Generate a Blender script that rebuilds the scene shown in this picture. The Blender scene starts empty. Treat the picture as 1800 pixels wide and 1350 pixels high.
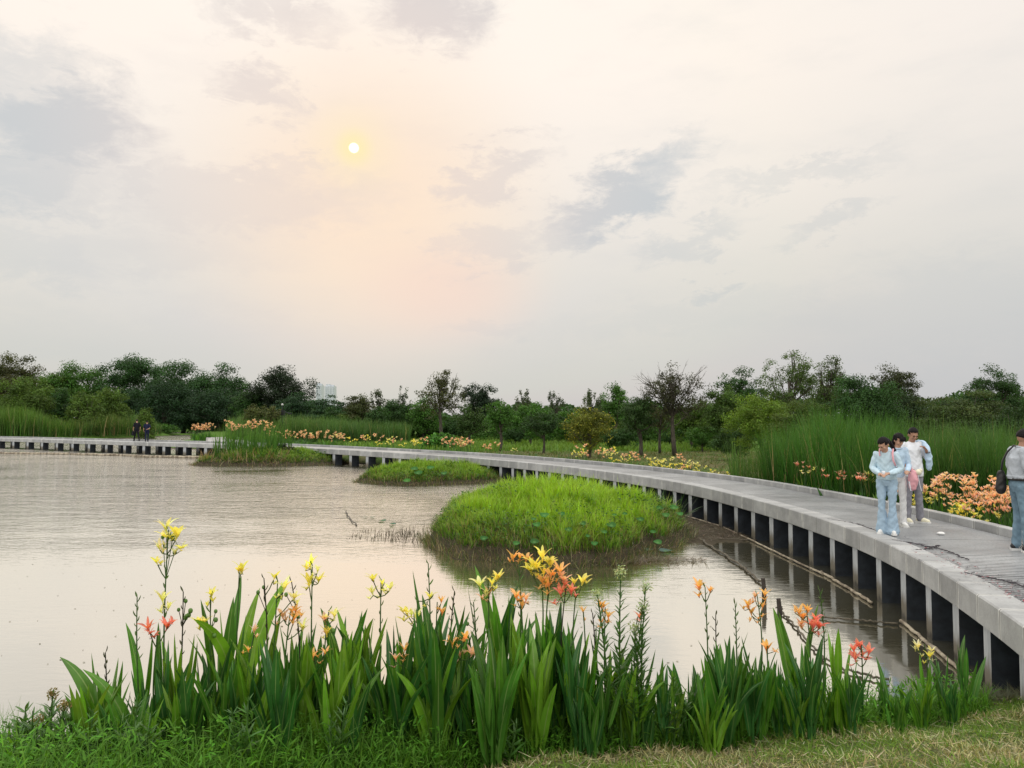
import bpy, math, random
import numpy as np
from mathutils import Vector
R = math.radians
rng = np.random.default_rng(7)
random.seed(7)
scene = bpy.context.scene
COL = scene.collection

# ------------------------------------------------------------------ camera
F = 1350.0
PITCH = math.atan(62 / 1350)
CAMZ = 2.8
cam_d = bpy.data.cameras.new('camera')
cam_d.sensor_width = 36; cam_d.lens = 36 * F / 1800
cam_d.clip_end = 6000; cam_d.clip_start = 0.05
cam = bpy.data.objects.new('camera', cam_d); COL.objects.link(cam)
cam.location = (0, 0, CAMZ); cam.rotation_euler = (R(90) + PITCH, 0, 0)
scene.camera = cam

def ray(px, py):
    u = (px - 900) / F; v = (675 - py) / F
    return np.array([u, math.cos(PITCH) - v * math.sin(PITCH), math.sin(PITCH) + v * math.cos(PITCH)])
def onz(px, py, z):
    d = ray(px, py); k = (z - CAMZ) / d[2]
    return np.array([d[0] * k, d[1] * k, z])
def atY(px, py, Y):
    d = ray(px, py); k = Y / d[1]
    return np.array([d[0] * k, Y, CAMZ + d[2] * k])
def X_at(px, Y): return atY(px, 737, Y)[0]
def Z_at(py, Y): return atY(900, py, Y)[2]

# ------------------------------------------------------------------ node helpers
class NT:
    def __init__(s, nt): s.nt = nt; s.n = nt.nodes; s.l = nt.links
    def new(s, t, **kw):
        nd = s.n.new(t)
        for k, v in kw.items(): setattr(nd, k, v)
        return nd
    def put(s, sock, v):
        if isinstance(v, bpy.types.NodeSocket): s.l.new(v, sock)
        elif v is not None:
            if sock.type == 'RGBA' and hasattr(v, '__len__') and len(v) == 3: v = (*v, 1)
            sock.default_value = v
    def math(s, op, a, b=None, c=None, clamp=False):
        nd = s.new('ShaderNodeMath', operation=op, use_clamp=clamp)
        for i, v in enumerate((a, b, c)):
            if v is not None: s.put(nd.inputs[i], v)
        return nd.outputs[0]
    def vmath(s, op, a, b=None, out=0):
        nd = s.new('ShaderNodeVectorMath', operation=op)
        s.put(nd.inputs[0], a)
        if b is not None:
            s.put(nd.inputs['Scale'] if op == 'SCALE' else nd.inputs[1], b)
        return nd.outputs[out]
    def mix(s, f, a, b, blend='MIX'):
        nd = s.new('ShaderNodeMix', data_type='RGBA', blend_type=blend)
        s.put(nd.inputs[0], f); s.put(nd.inputs[6], a); s.put(nd.inputs[7], b)
        return nd.outputs[2]
    def rng(s, v, a, b, c=0, d=1, smooth=True):
        nd = s.new('ShaderNodeMapRange', interpolation_type='SMOOTHSTEP' if smooth else 'LINEAR')
        for i, x in enumerate((v, a, b, c, d)): s.put(nd.inputs[i], x)
        return nd.outputs[0]
    def noise(s, vec, scale, detail=4, rough=.55, dist=0, out=0):
        nd = s.new('ShaderNodeTexNoise')
        if vec is not None: s.put(nd.inputs['Vector'], vec)
        nd.inputs['Scale'].default_value = scale; nd.inputs['Detail'].default_value = detail
        nd.inputs['Roughness'].default_value = rough; nd.inputs['Distortion'].default_value = dist
        return nd.outputs[out]
    def mapping(s, vec, loc=(0,0,0), rot=(0,0,0), sc=(1,1,1), t='POINT'):
        nd = s.new('ShaderNodeMapping', vector_type=t)
        s.put(nd.inputs[0], vec); nd.inputs[1].default_value = loc
        nd.inputs[2].default_value = rot; nd.inputs[3].default_value = sc
        return nd.outputs[0]

# ------------------------------------------------------------------ sky
SUNP = ray(622, 260); SUNP = SUNP / np.linalg.norm(SUNP)
SUN_EL = math.asin(SUNP[2]); SUN_AZ = math.atan2(SUNP[0], SUNP[1])
world = bpy.data.worlds.new('World'); scene.world = world; world.use_nodes = True
W = NT(world.node_tree); W.n.clear()
def build_sky():
    w = W
    co = w.new('ShaderNodeTexCoord').outputs['Generated']
    sep = w.new('ShaderNodeSeparateXYZ'); w.put(sep.inputs[0], co)
    x, y, z = sep.outputs
    az = w.math('ARCTAN2', x, y); el = w.math('ARCSINE', z)
    cmb = w.new('ShaderNodeCombineXYZ'); w.put(cmb.inputs[0], az); w.put(cmb.inputs[1], el)
    ae = cmb.outputs[0]
    # hazy gradient: horizon grey to cream, raised out of view overhead as added fill
    g = w.new('ShaderNodeValToRGB'); cr = g.color_ramp
    w.put(g.inputs[0], w.rng(el, 0.0, 1.57, smooth=False))
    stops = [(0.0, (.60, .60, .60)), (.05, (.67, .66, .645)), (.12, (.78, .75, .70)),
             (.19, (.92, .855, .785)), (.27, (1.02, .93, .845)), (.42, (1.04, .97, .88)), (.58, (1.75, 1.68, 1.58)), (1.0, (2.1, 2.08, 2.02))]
    cr.elements[0].position, cr.elements[0].color = 0, (*stops[0][1], 1)
    cr.elements[1].position, cr.elements[1].color = 1, (*stops[-1][1], 1)
    for p, c in stops[1:-1]:
        e = cr.elements.new(p); e.color = (*c, 1)
    base = g.outputs[0]
    # added fill: unseen sky behind the viewer brightened to light the foreground
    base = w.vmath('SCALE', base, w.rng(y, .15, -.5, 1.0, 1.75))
    # cooler away from the sun
    dotn = w.vmath('DOT_PRODUCT', co, tuple(SUNP), out=1)
    ang = w.math('ARCCOSINE', dotn)
    cool = w.rng(ang, .25, .85)
    base = w.mix(w.math('MULTIPLY', cool, .8), base, w.mix(1.0, base, (.92, .945, .98), 'MULTIPLY'))
    # warm glow around the sun, stretched below it
    gl = w.mapping(ae, loc=(SUN_AZ + .02, SUN_EL - .07, 0), sc=(.30, .28, 1), t='TEXTURE')
    gd = w.vmath('LENGTH', gl, out=1)
    glow = w.rng(gd, 1.0, .1)
    base = w.mix(w.math('MULTIPLY', glow, .9), base, (1.0, .79, .61))
    gl2 = w.mapping(ae, loc=(SUN_AZ + .12, SUN_EL - .17, 0), sc=(.16, .09, 1), t='TEXTURE')
    base = w.mix(w.math('MULTIPLY', w.rng(w.vmath('LENGTH', gl2, out=1), 1.0, .1), .55), base, (.94, .70, .60))
    base = w.mix(w.math('MULTIPLY', w.rng(ang, .075, .0), .55), base, (1.0, .84, .55))
    # clouds: soft grey patches, each a ragged ellipse of directions
    n1 = w.noise(w.mapping(ae, sc=(1, 1.5, 1)), 7, 7, .62, .2, out=1)
    n2 = w.vmath('SCALE', w.vmath('SUBTRACT', n1, (.5, .5, .5)), .14)
    n3 = w.noise(w.mapping(ae, rot=(0, 0, R(-25)), sc=(.7, 1.6, 1)), 30, 7, .68, .4, out=1)
    n4 = w.vmath('SCALE', w.vmath('SUBTRACT', n3, (.5, .5, .5)), .11)
    ae2 = w.vmath('ADD', w.vmath('ADD', ae, n2), n4)
    cl = [(110,215,115,90,0,1.0),(45,300,95,75,0,.8),(235,325,70,28,5,.6),(60,330,150,45,8,.55),(455,155,85,36,-8,.62),(520,150,22,26,0,.42),(760,25,105,62,-10,.95),(470,15,120,35,0,.55),
          (420,300,150,30,12,.5),(400,345,280,60,4,.5),(545,262,60,20,20,.4),(1085,340,160,50,28,1.0),(1000,395,90,36,30,.6),(885,305,90,32,16,.6),(820,300,60,30,10,.62),
          (860,440,100,34,8,.5),(770,435,35,18,0,.4),(1215,405,90,30,18,.45),(1260,500,52,20,5,.55),(1460,400,85,26,15,.42),
          (1400,300,150,24,6,.34),(20,130,130,70,0,.55),(60,445,110,50,0,.42),(250,430,240,50,3,.3),(200,600,400,60,0,.16),
          (1650,560,400,90,5,.32),(1250,560,300,40,4,.22),(870,580,90,25,5,.25),(1180,255,70,22,20,.25)]
    acc = None
    for px, py, rx, ry, rot, st in cl:
        d = ray(px, py); d = d / np.linalg.norm(d)
        m = w.mapping(ae2, loc=(math.atan2(d[0], d[1]), math.asin(d[2]), 0), rot=(0, 0, R(rot)),
                      sc=(rx * 1.2 / F, ry * 1.2 / F, 1), t='TEXTURE')
        v = w.rng(w.vmath('LENGTH', m, out=1), 1.12, .30, 0, st)
        acc = v if acc is None else w.math('MAXIMUM', acc, v)
    # thin cloud everywhere else (sides and behind)
    far = w.noise(w.mapping(co, sc=(1, 1, 3)), 2.2, 6, .6)
    side = w.math('MULTIPLY', w.rng(w.math('ABSOLUTE', az), .62, .9), w.rng(far, .48, .72, 0, .6))
    acc = w.math('MAXIMUM', acc, side)
    wisp = w.noise(w.mapping(ae, rot=(0, 0, R(-12)), sc=(1, 3.2, 1)), 5, 6, .6)
    acc = w.math('ADD', acc, w.math('MULTIPLY', w.rng(wisp, .45, .75), .16), clamp=True)
    tint = w.mix(w.rng(ang, .12, .40), (.72, .64, .62), (.53, .575, .61))
    base = w.mix(w.math('MULTIPLY', acc, .86), base, tint)
    # veiled sun disc
    base = w.mix(w.math('MULTIPLY', w.rng(ang, .030, .004), .65), base, (1.0, .88, .42))
    base = w.mix(w.rng(ang, .0066, .0050), base, (2.2, 2.1, 1.25))
    sky = w.new('ShaderNodeTexSky', sky_type='NISHITA', sun_disc=False)
    sky.sun_elevation = SUN_EL; sky.sun_rotation = SUN_AZ
    sky.air_density = 2.0; sky.dust_density = 5.0
    # veil = cloud and haze in front of the clear sky behind it
    clear = w.vmath('MINIMUM', w.vmath('SCALE', sky.outputs[0], .10), (1.0, .9, .8))
    col = w.mix(.06, base, clear)
    below = w.rng(z, -.01, -.10)
    col = w.mix(below, col, (.20, .20, .17))
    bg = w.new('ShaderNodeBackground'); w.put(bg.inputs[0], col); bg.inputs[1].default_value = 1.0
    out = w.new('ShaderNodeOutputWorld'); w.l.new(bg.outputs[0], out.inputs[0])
build_sky()
sun_d = bpy.data.lights.new('sun', 'SUN'); sun_d.energy = .6; sun_d.angle = R(85); sun_d.color = (1, .86, .68)
sun = bpy.data.objects.new('sun', sun_d); COL.objects.link(sun)
sun.rotation_euler = Vector(tuple(SUNP)).to_track_quat('Z', 'Y').to_euler()
sun.location = (-20, 60, 40)
vs = scene.view_settings
vs.view_transform = 'Standard'; vs.look = 'None'; vs.gamma = 1; vs.exposure = 0.0; vs.use_curve_mapping = False

# ------------------------------------------------------------------ materials
def mat(name, color=(.5, .5, .5), rough=.7, metal=0, fn=None, spec=.5):
    m = bpy.data.materials.new(name); m.use_nodes = True
    t = NT(m.node_tree); b = m.node_tree.nodes['Principled BSDF']
    b.inputs['Base Color'].default_value = (*color, 1); b.inputs['Roughness'].default_value = rough
    b.inputs['Metallic'].default_value = metal; b.inputs['Specular IOR Level'].default_value = spec
    if fn: fn(t, b)
    return m
def speckle(amount=.25, scale=20, bump=0, bscale=60):
    def f(t, b):
        co = t.new('ShaderNodeTexCoord').outputs['Object']
        c = tuple(b.inputs['Base Color'].default_value)[:3]
        n = t.noise(co, scale, 5, .6)
        k = t.rng(n, .3, .7, 1 - amount, 1 + amount, False)
        t.put(b.inputs['Base Color'], t.vmath('SCALE', c, k))
        if bump:
            bp = t.new('ShaderNodeBump'); bp.inputs['Strength'].default_value = bump; bp.inputs['Distance'].default_value = .02
            t.put(bp.inputs['Height'], t.noise(co, bscale, 4)); t.put(b.inputs['Normal'], bp.outputs[0])
    return f
def leaf_mat(name, transl=.35, rough=.45, spec=.4, midrib=0.0, vein=False, gain=1.0):
    """colour comes from the plant's own colour attribute (rgb = pigment, alpha = distance from midrib)"""
    m = bpy.data.materials.new(name); m.use_nodes = True
    t = NT(m.node_tree); b = m.node_tree.nodes['Principled BSDF']
    at = t.new('ShaderNodeAttribute', attribute_name='Col')
    c = at.outputs['Color']
    co = t.new('ShaderNodeTexCoord').outputs['Object']
    c = t.vmath('SCALE', c, t.rng(t.noise(co, 9, 3), .3, .7, .8 * gain, 1.2 * gain, False))
    if vein:
        s = t.math('SINE', t.math('MULTIPLY', at.outputs['Alpha'], 42))
        c = t.vmath('SCALE', c, t.rng(s, -1, 1, .93, 1.07, False))
    if midrib:
        c = t.mix(t.rng(at.outputs['Alpha'], .14, .02, 0, midrib), c, (.32, .42, .16))
    t.put(b.inputs['Base Color'], c); b.inputs['Roughness'].default_value = rough
    b.inputs['Specular IOR Level'].default_value = spec
    tr = t.new('ShaderNodeBsdfTranslucent')
    t.put(tr.inputs[0], t.mix(1.0, c, (1.25, 1.2, .55), 'MULTIPLY'))
    mx = t.new('ShaderNodeMixShader'); mx.inputs[0].default_value = transl
    out = m.node_tree.nodes['Material Output']
    t.l.new(b.outputs[0], mx.inputs[1]); t.l.new(tr.outputs[0], mx.inputs[2]); t.l.new(mx.outputs[0], out.inputs[0])
    return m
M = {}
M['leaf'] = leaf_mat('canna_leaf', .30, .38, .45, .55, True)
M['foliage'] = leaf_mat('tree_foliage', .30, .6, .25)
M['grass'] = leaf_mat('grass_blade', .35, .55, .25)
M['petal'] = leaf_mat('flower_petal', .5, .6, .15)
M['weed'] = leaf_mat('weed_leaf', .38, .6, .15)
def bark_fn(t, b):
    co = t.new('ShaderNodeTexCoord').outputs['Object']
    n = t.noise(t.mapping(co, sc=(6, 6, 1)), 3, 6, .65)
    t.put(b.inputs['Base Color'], t.mix(t.rng(n, .35, .65), (.035, .028, .02), (.10, .085, .065)))
    bp = t.new('ShaderNodeBump'); bp.inputs['Strength'].default_value = .6
    t.put(bp.inputs['Height'], n); t.put(b.inputs['Normal'], bp.outputs[0])
M['bark'] = mat('bark', rough=.9, fn=bark_fn)
def concrete_fn(streaks):
    def f(t, b):
        uv = t.new('ShaderNodeUVMap', uv_map='UVMap').outputs[0]
        sp = t.new('ShaderNodeSeparateXYZ'); t.put(sp.inputs[0], uv)
        co = t.new('ShaderNodeTexCoord').outputs['Object']
        n = t.noise(co, 2.2, 6, .65); n2 = t.noise(co, 45, 4, .6)
        col = t.mix(t.rng(n, .3, .72), (.28, .285, .285), (.42, .425, .42))
        col = t.mix(t.rng(n2, .35, .75, 0, .28), col, (.20, .19, .175))
        if streaks:
            u = sp.outputs[0]; fr = t.math('FRACT', u); fl = t.math('FLOOR', u)
            wn = t.new('ShaderNodeTexWhiteNoise', noise_dimensions='1D'); t.put(wn.inputs['W'], fl)
            col = t.vmath('SCALE', col, t.rng(wn.outputs[0], 0, 1, .82, 1.12, False))
            edge = t.math('ABSOLUTE', t.math('SUBTRACT', fr, .5))
            wob = t.math('ADD', edge, t.math('MULTIPLY', t.math('SUBTRACT', t.noise(t.mapping(uv, sc=(3, 2.5, 1)), 3, 4, .6), .5), .12))
            lime = t.math('MULTIPLY', t.rng(wob, .43, .485), t.rng(t.noise(t.mapping(uv, sc=(1.3, .25, 1)), 2, 3), .32, .5))
            col = t.mix(t.math('MULTIPLY', lime, .9), col, (.62, .62, .59))
            drip = t.noise(t.mapping(uv, sc=(9, .5, 1)), 3, 5, .7)
            col = t.mix(t.rng(drip, .52, .75, 0, .5), col, (.15, .14, .12))
            col = t.mix(t.math('MULTIPLY', t.rng(drip, .40, .25), .35), col, (.52, .51, .48))
            line = t.rng(edge, .480, .488)
            col = t.mix(t.math('MULTIPLY', line, .75), col, (.07, .065, .06))
        t.put(b.inputs['Base Color'], col)
        bp = t.new('ShaderNodeBump'); bp.inputs['Strength'].default_value = .25; bp.inputs['Distance'].default_value = .01
        t.put(bp.inputs['Height'], t.math('ADD', n, n2)); t.put(b.inputs['Normal'], bp.outputs[0])
    return f
M['fascia'] = mat('stained_concrete', rough=.75, fn=concrete_fn(True))
M['kerb'] = mat('pale_concrete', rough=.7, fn=concrete_fn(True))
def post_fn(t, b):
    co = t.new('ShaderNodeTexCoord').outputs['Object']
    sp = t.new('ShaderNodeSeparateXYZ'); t.put(sp.inputs[0], co)
    n = t.noise(t.mapping(co, sc=(8, 8, 1.5)), 2, 5, .65)
    zz = t.math('ADD', sp.outputs[2], t.math('MULTIPLY', t.math('SUBTRACT', n, .5), .35))
    col = t.mix(t.rng(n, .3, .7), (.30, .32, .34), (.42, .44, .45))
    col = t.mix(t.rng(zz, .42, .16), col, (.13, .115, .085))      # tide stain, real dirt
    col = t.mix(t.rng(zz, .10, .02), col, (.04, .035, .025))
    t.put(b.inputs['Base Color'], col)
M['post'] = mat('painted_pile', rough=.7, fn=post_fn)
M['pile_side'] = mat('shaded_pile_side', (.022, .028, .036), .8, fn=speckle(.5, 6))
def deck_fn(t, b):
    uv = t.new('ShaderNodeUVMap', uv_map='UVMap').outputs[0]
    sp = t.new('ShaderNodeSeparateXYZ'); t.put(sp.inputs[0], uv)
    co = t.new('ShaderNodeTexCoord').outputs['Object']
    fl = t.math('FLOOR', sp.outputs[0])
    wn = t.new('ShaderNodeTexWhiteNoise', noise_dimensions='1D'); t.put(wn.inputs['W'], fl)
    n = t.noise(co, 1.4, 6, .6); n2 = t.noise(co, 30, 4, .6)
    col = t.mix(t.rng(n, .3, .7), (.25, .258, .268), (.36, .37, .375))
    col = t.vmath('SCALE', col, t.rng(wn.outputs[0], 0, 1, .8, 1.15, False))
    col = t.mix(t.rng(n2, .4, .7, 0, .35), col, (.11, .11, .105))
    t.put(b.inputs['Base Color'], col)
    t.put(b.inputs['Roughness'], t.rng(n, .3, .7, .34, .5, False))
M['deck'] = mat('grey_deck_slat', rough=.42, fn=deck_fn, spec=.6)
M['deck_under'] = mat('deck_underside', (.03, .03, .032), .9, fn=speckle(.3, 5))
def ground_fn(t, b):
    g = t.new('ShaderNodeNewGeometry').outputs['Position']
    n = t.noise(g, .35, 6, .6); n2 = t.noise(g, 5, 6, .65); n3 = t.noise(g, 38, 4, .6)
    dry = t.mix(t.rng(n3, .35, .65), (.085, .075, .035), (.20, .18, .09))
    grn = t.mix(t.rng(n3, .35, .65), (.045, .085, .018), (.10, .17, .035))
    col = t.mix(t.rng(t.math('ADD', n, t.math('MULTIPLY', n2, .5)), .62, .88), dry, grn)
    sp = t.new('ShaderNodeSeparateXYZ'); t.put(sp.inputs[0], g)
    lush = t.rng(t.math('ADD', sp.outputs[1], t.math('MULTIPLY', t.math('SUBTRACT', n, .5), 14)), 52, 60)
    col = t.mix(lush, col, t.mix(t.rng(n2, .3, .7), (.06, .12, .02), (.11, .20, .035)))
    mud = t.rng(t.math('ADD', sp.outputs[2], t.math('MULTIPLY', t.math('SUBTRACT', n2, .5), .12)), .12, .03)
    col = t.mix(mud, col, t.mix(n3, (.035, .028, .018), (.09, .075, .055)))
    t.put(b.inputs['Base Color'], col)
    bp = t.new('ShaderNodeBump'); bp.inputs['Strength'].default_value = .8; bp.inputs['Distance'].default_value = .04
    t.put(bp.inputs['Height'], t.math('ADD', n2, n3)); t.put(b.inputs['Normal'], bp.outputs[0])
M['ground'] = mat('turf_and_soil', rough=.95, fn=ground_fn, spec=.1)
def soil_fn(t, b):
    g = t.new('ShaderNodeNewGeometry').outputs['Position']
    n2 = t.noise(g, 6, 6, .65); n3 = t.noise(g, 40, 4, .6)
    t.put(b.inputs['Base Color'], t.mix(n3, t.mix(n2, (.03, .024, .015), (.07, .055, .035)), (.10, .085, .06)))
    bp = t.new('ShaderNodeBump'); bp.inputs['Strength'].default_value = .9; bp.inputs['Distance'].default_value = .05
    t.put(bp.inputs['Height'], t.math('ADD', n2, n3)); t.put(b.inputs['Normal'], bp.outputs[0])
M['soil'] = mat('wet_soil', rough=.9, fn=soil_fn, spec=.1)
def water_mat():
    m = bpy.data.materials.new('pond_water'); m.use_nodes = True
    t = NT(m.node_tree); t.n.clear()
    g = t.new('ShaderNodeNewGeometry').outputs['Position']
    sp = t.new('ShaderNodeSeparateXYZ'); t.put(sp.inputs[0], g)
    Y = sp.outputs[1]
    r1 = t.noise(t.mapping(g, rot=(0, 0, R(8)), sc=(.9, 2.6, 1)), 3.2, 3, .55, .6)
    r2 = t.noise(t.mapping(g, rot=(0, 0, R(-6)), sc=(.5, 1.3, 1)), 1.1, 3, .5, .4)
    r3 = t.noise(t.mapping(g, rot=(0, 0, R(14)), sc=(1, 1.8, 1)), 9, 2, .5)
    patch = t.rng(t.noise(t.mapping(g, sc=(.5, 1, 1)), .22, 3, .5), .38, .62, .35, 1.15)
    calm = t.math('ADD', t.rng(Y, 13, 27, .10, 1.25), t.rng(Y, 40, 130, 0, 4))
    h = t.math('ADD', t.math('MULTIPLY', r1, 1.0), t.math('ADD', t.math('MULTIPLY', r2, 1.6), t.math('MULTIPLY', r3, .22)))
    bp = t.new('ShaderNodeBump'); bp.inputs['Distance'].default_value = .035
    t.put(bp.inputs['Strength'], t.math('MULTIPLY', t.math('MULTIPLY', patch, calm), 1.0))
    t.put(bp.inputs['Height'], h)
    mud = t.mix(t.noise(g, .5, 4), (.085, .080, .048), (.125, .115, .075))
    di = t.new('ShaderNodeBsdfDiffuse'); t.put(di.inputs[0], mud)
    gl = t.new('ShaderNodeBsdfGlossy'); gl.inputs['Roughness'].default_value = .06
    t.put(gl.inputs[0], (.86, .85, .825)); t.put(gl.inputs['Normal'], bp.outputs[0])
    lw = t.new('ShaderNodeLayerWeight'); lw.inputs[0].default_value = .5
    t.put(lw.inputs[1], bp.outputs[0])
    fr = t.new('ShaderNodeValToRGB'); t.put(fr.inputs[0], lw.outputs['Facing'])
    e = fr.color_ramp.elements; e[0].position = 0; e[0].color = (.06, .06, .06, 1); e[1].position = 1; e[1].color = (.90, .90, .90, 1)
    k = fr.color_ramp.elements.new(.45); k.color = (.27, .27, .27, 1)
    k = fr.color_ramp.elements.new(.62); k.color = (.56, .56, .56, 1)
    k = fr.color_ramp.elements.new(.8); k.color = (.76, .76, .76, 1)
    mx = t.new('ShaderNodeMixShader'); t.put(mx.inputs[0], fr.outputs[0])
    t.l.new(di.outputs[0], mx.inputs[1]); t.l.new(gl.outputs[0], mx.inputs[2])
    o = t.new('ShaderNodeOutputMaterial'); t.l.new(mx.outputs[0], o.inputs[0])
    return m
M['water'] = water_mat()
def bamboo_fn(t, b):
    co = t.new('ShaderNodeTexCoord').outputs['Object']
    n = t.noise(co, 5, 5, .6); n2 = t.noise(co, 60, 3)
    t.put(b.inputs['Base Color'], t.mix(t.rng(n, .35, .65), t.mix(n2, (.30, .25, .17), (.5, .44, .33)), (.12, .09, .06)))
M['bamboo'] = mat('weathered_bamboo', rough=.7, fn=bamboo_fn)
M['rope'] = mat('muddy_rope', (.10, .085, .06), .95, fn=speckle(.6, 25, .5))
M['darkwood'] = mat('wet_dark_wood', (.035, .027, .02), .7, fn=speckle(.5, 12, .5))
M['cable'] = mat('black_cable', (.035, .028, .034), .6, fn=speckle(.3, 20))
M['redbit'] = mat('dark_red_bits', (.20, .035, .045), .6, fn=speckle(.4, 20))
M['skin'] = mat('skin', (.47, .27, .18), .55, fn=speckle(.10, 14))
M['skin_tan'] = mat('tanned_skin', (.36, .19, .12), .55, fn=speckle(.10, 14))
M['hair'] = mat('black_hair', (.010, .008, .008), .55, fn=speckle(.5, 60, .6, 90), spec=.15)
def cloth(name, c, rough=.9, bump=.5, am=.12):
    return mat(name, c, rough, fn=speckle(am, 7, bump, 16), spec=.15)
M['white_cloth'] = cloth('white_cotton', (.74, .76, .80))
M['blue_knit'] = cloth('pale_blue_knit', (.52, .66, .74))
M['blue_jacket'] = cloth('light_blue_jacket', (.48, .62, .76))
M['denim_light'] = cloth('light_denim', (.34, .46, .57), am=.14)
M['denim'] = cloth('washed_denim', (.17, .255, .32), am=.25)
M['grey_trouser'] = cloth('grey_trousers_cloth', (.23, .23, .26))
M['white_trouser'] = cloth('white_trousers_cloth', (.66, .66, .66))
M['grey_polo'] = cloth('grey_marl_polo', (.42, .45, .49))
M['black_cloth'] = cloth('black_cloth', (.012, .012, .018))
M['navy_cloth'] = cloth('navy_cloth', (.014, .018, .045))
M['pink'] = cloth('pink_nylon', (.74, .38, .42))
M['cream'] = cloth('cream_plush', (.76, .72, .55))
M['black_leather'] = mat('black_leather', (.014, .012, .012), .4, fn=speckle(.3, 20))
M['white_rubber'] = mat('white_rubber', (.72, .72, .70), .5, fn=speckle(.08, 20))
M['lip'] = mat('lips', (.34, .11, .09), .5, fn=speckle(.1, 20))
M['metal'] = mat('dark_painted_metal', (.03, .032, .035), .4, .5, fn=speckle(.2, 10))
M['lamp_glass'] = mat('white_lamp_glass', (.5, .5, .48), .5, fn=speckle(.05, 10))
def tower_fn(t, b):
    co = t.new('ShaderNodeTexCoord').outputs['Object']
    sp = t.new('ShaderNodeSeparateXYZ'); t.put(sp.inputs[0], co)
    a = t.math('FRACT', t.math('MULTIPLY', sp.outputs[2], .33)); c2 = t.math('FRACT', t.math('MULTIPLY', sp.outputs[0], .28))
    w_ = t.math('MULTIPLY', t.rng(a, .35, .42), t.rng(c2, .4, .5))
    t.put(b.inputs['Base Color'], t.mix(w_, (.58, .61, .65), (.48, .52, .57)))  # walls paled so their colour carries the distance haze
M['tower'] = mat('hazed_tower_wall', rough=.8, fn=tower_fn)

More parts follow.
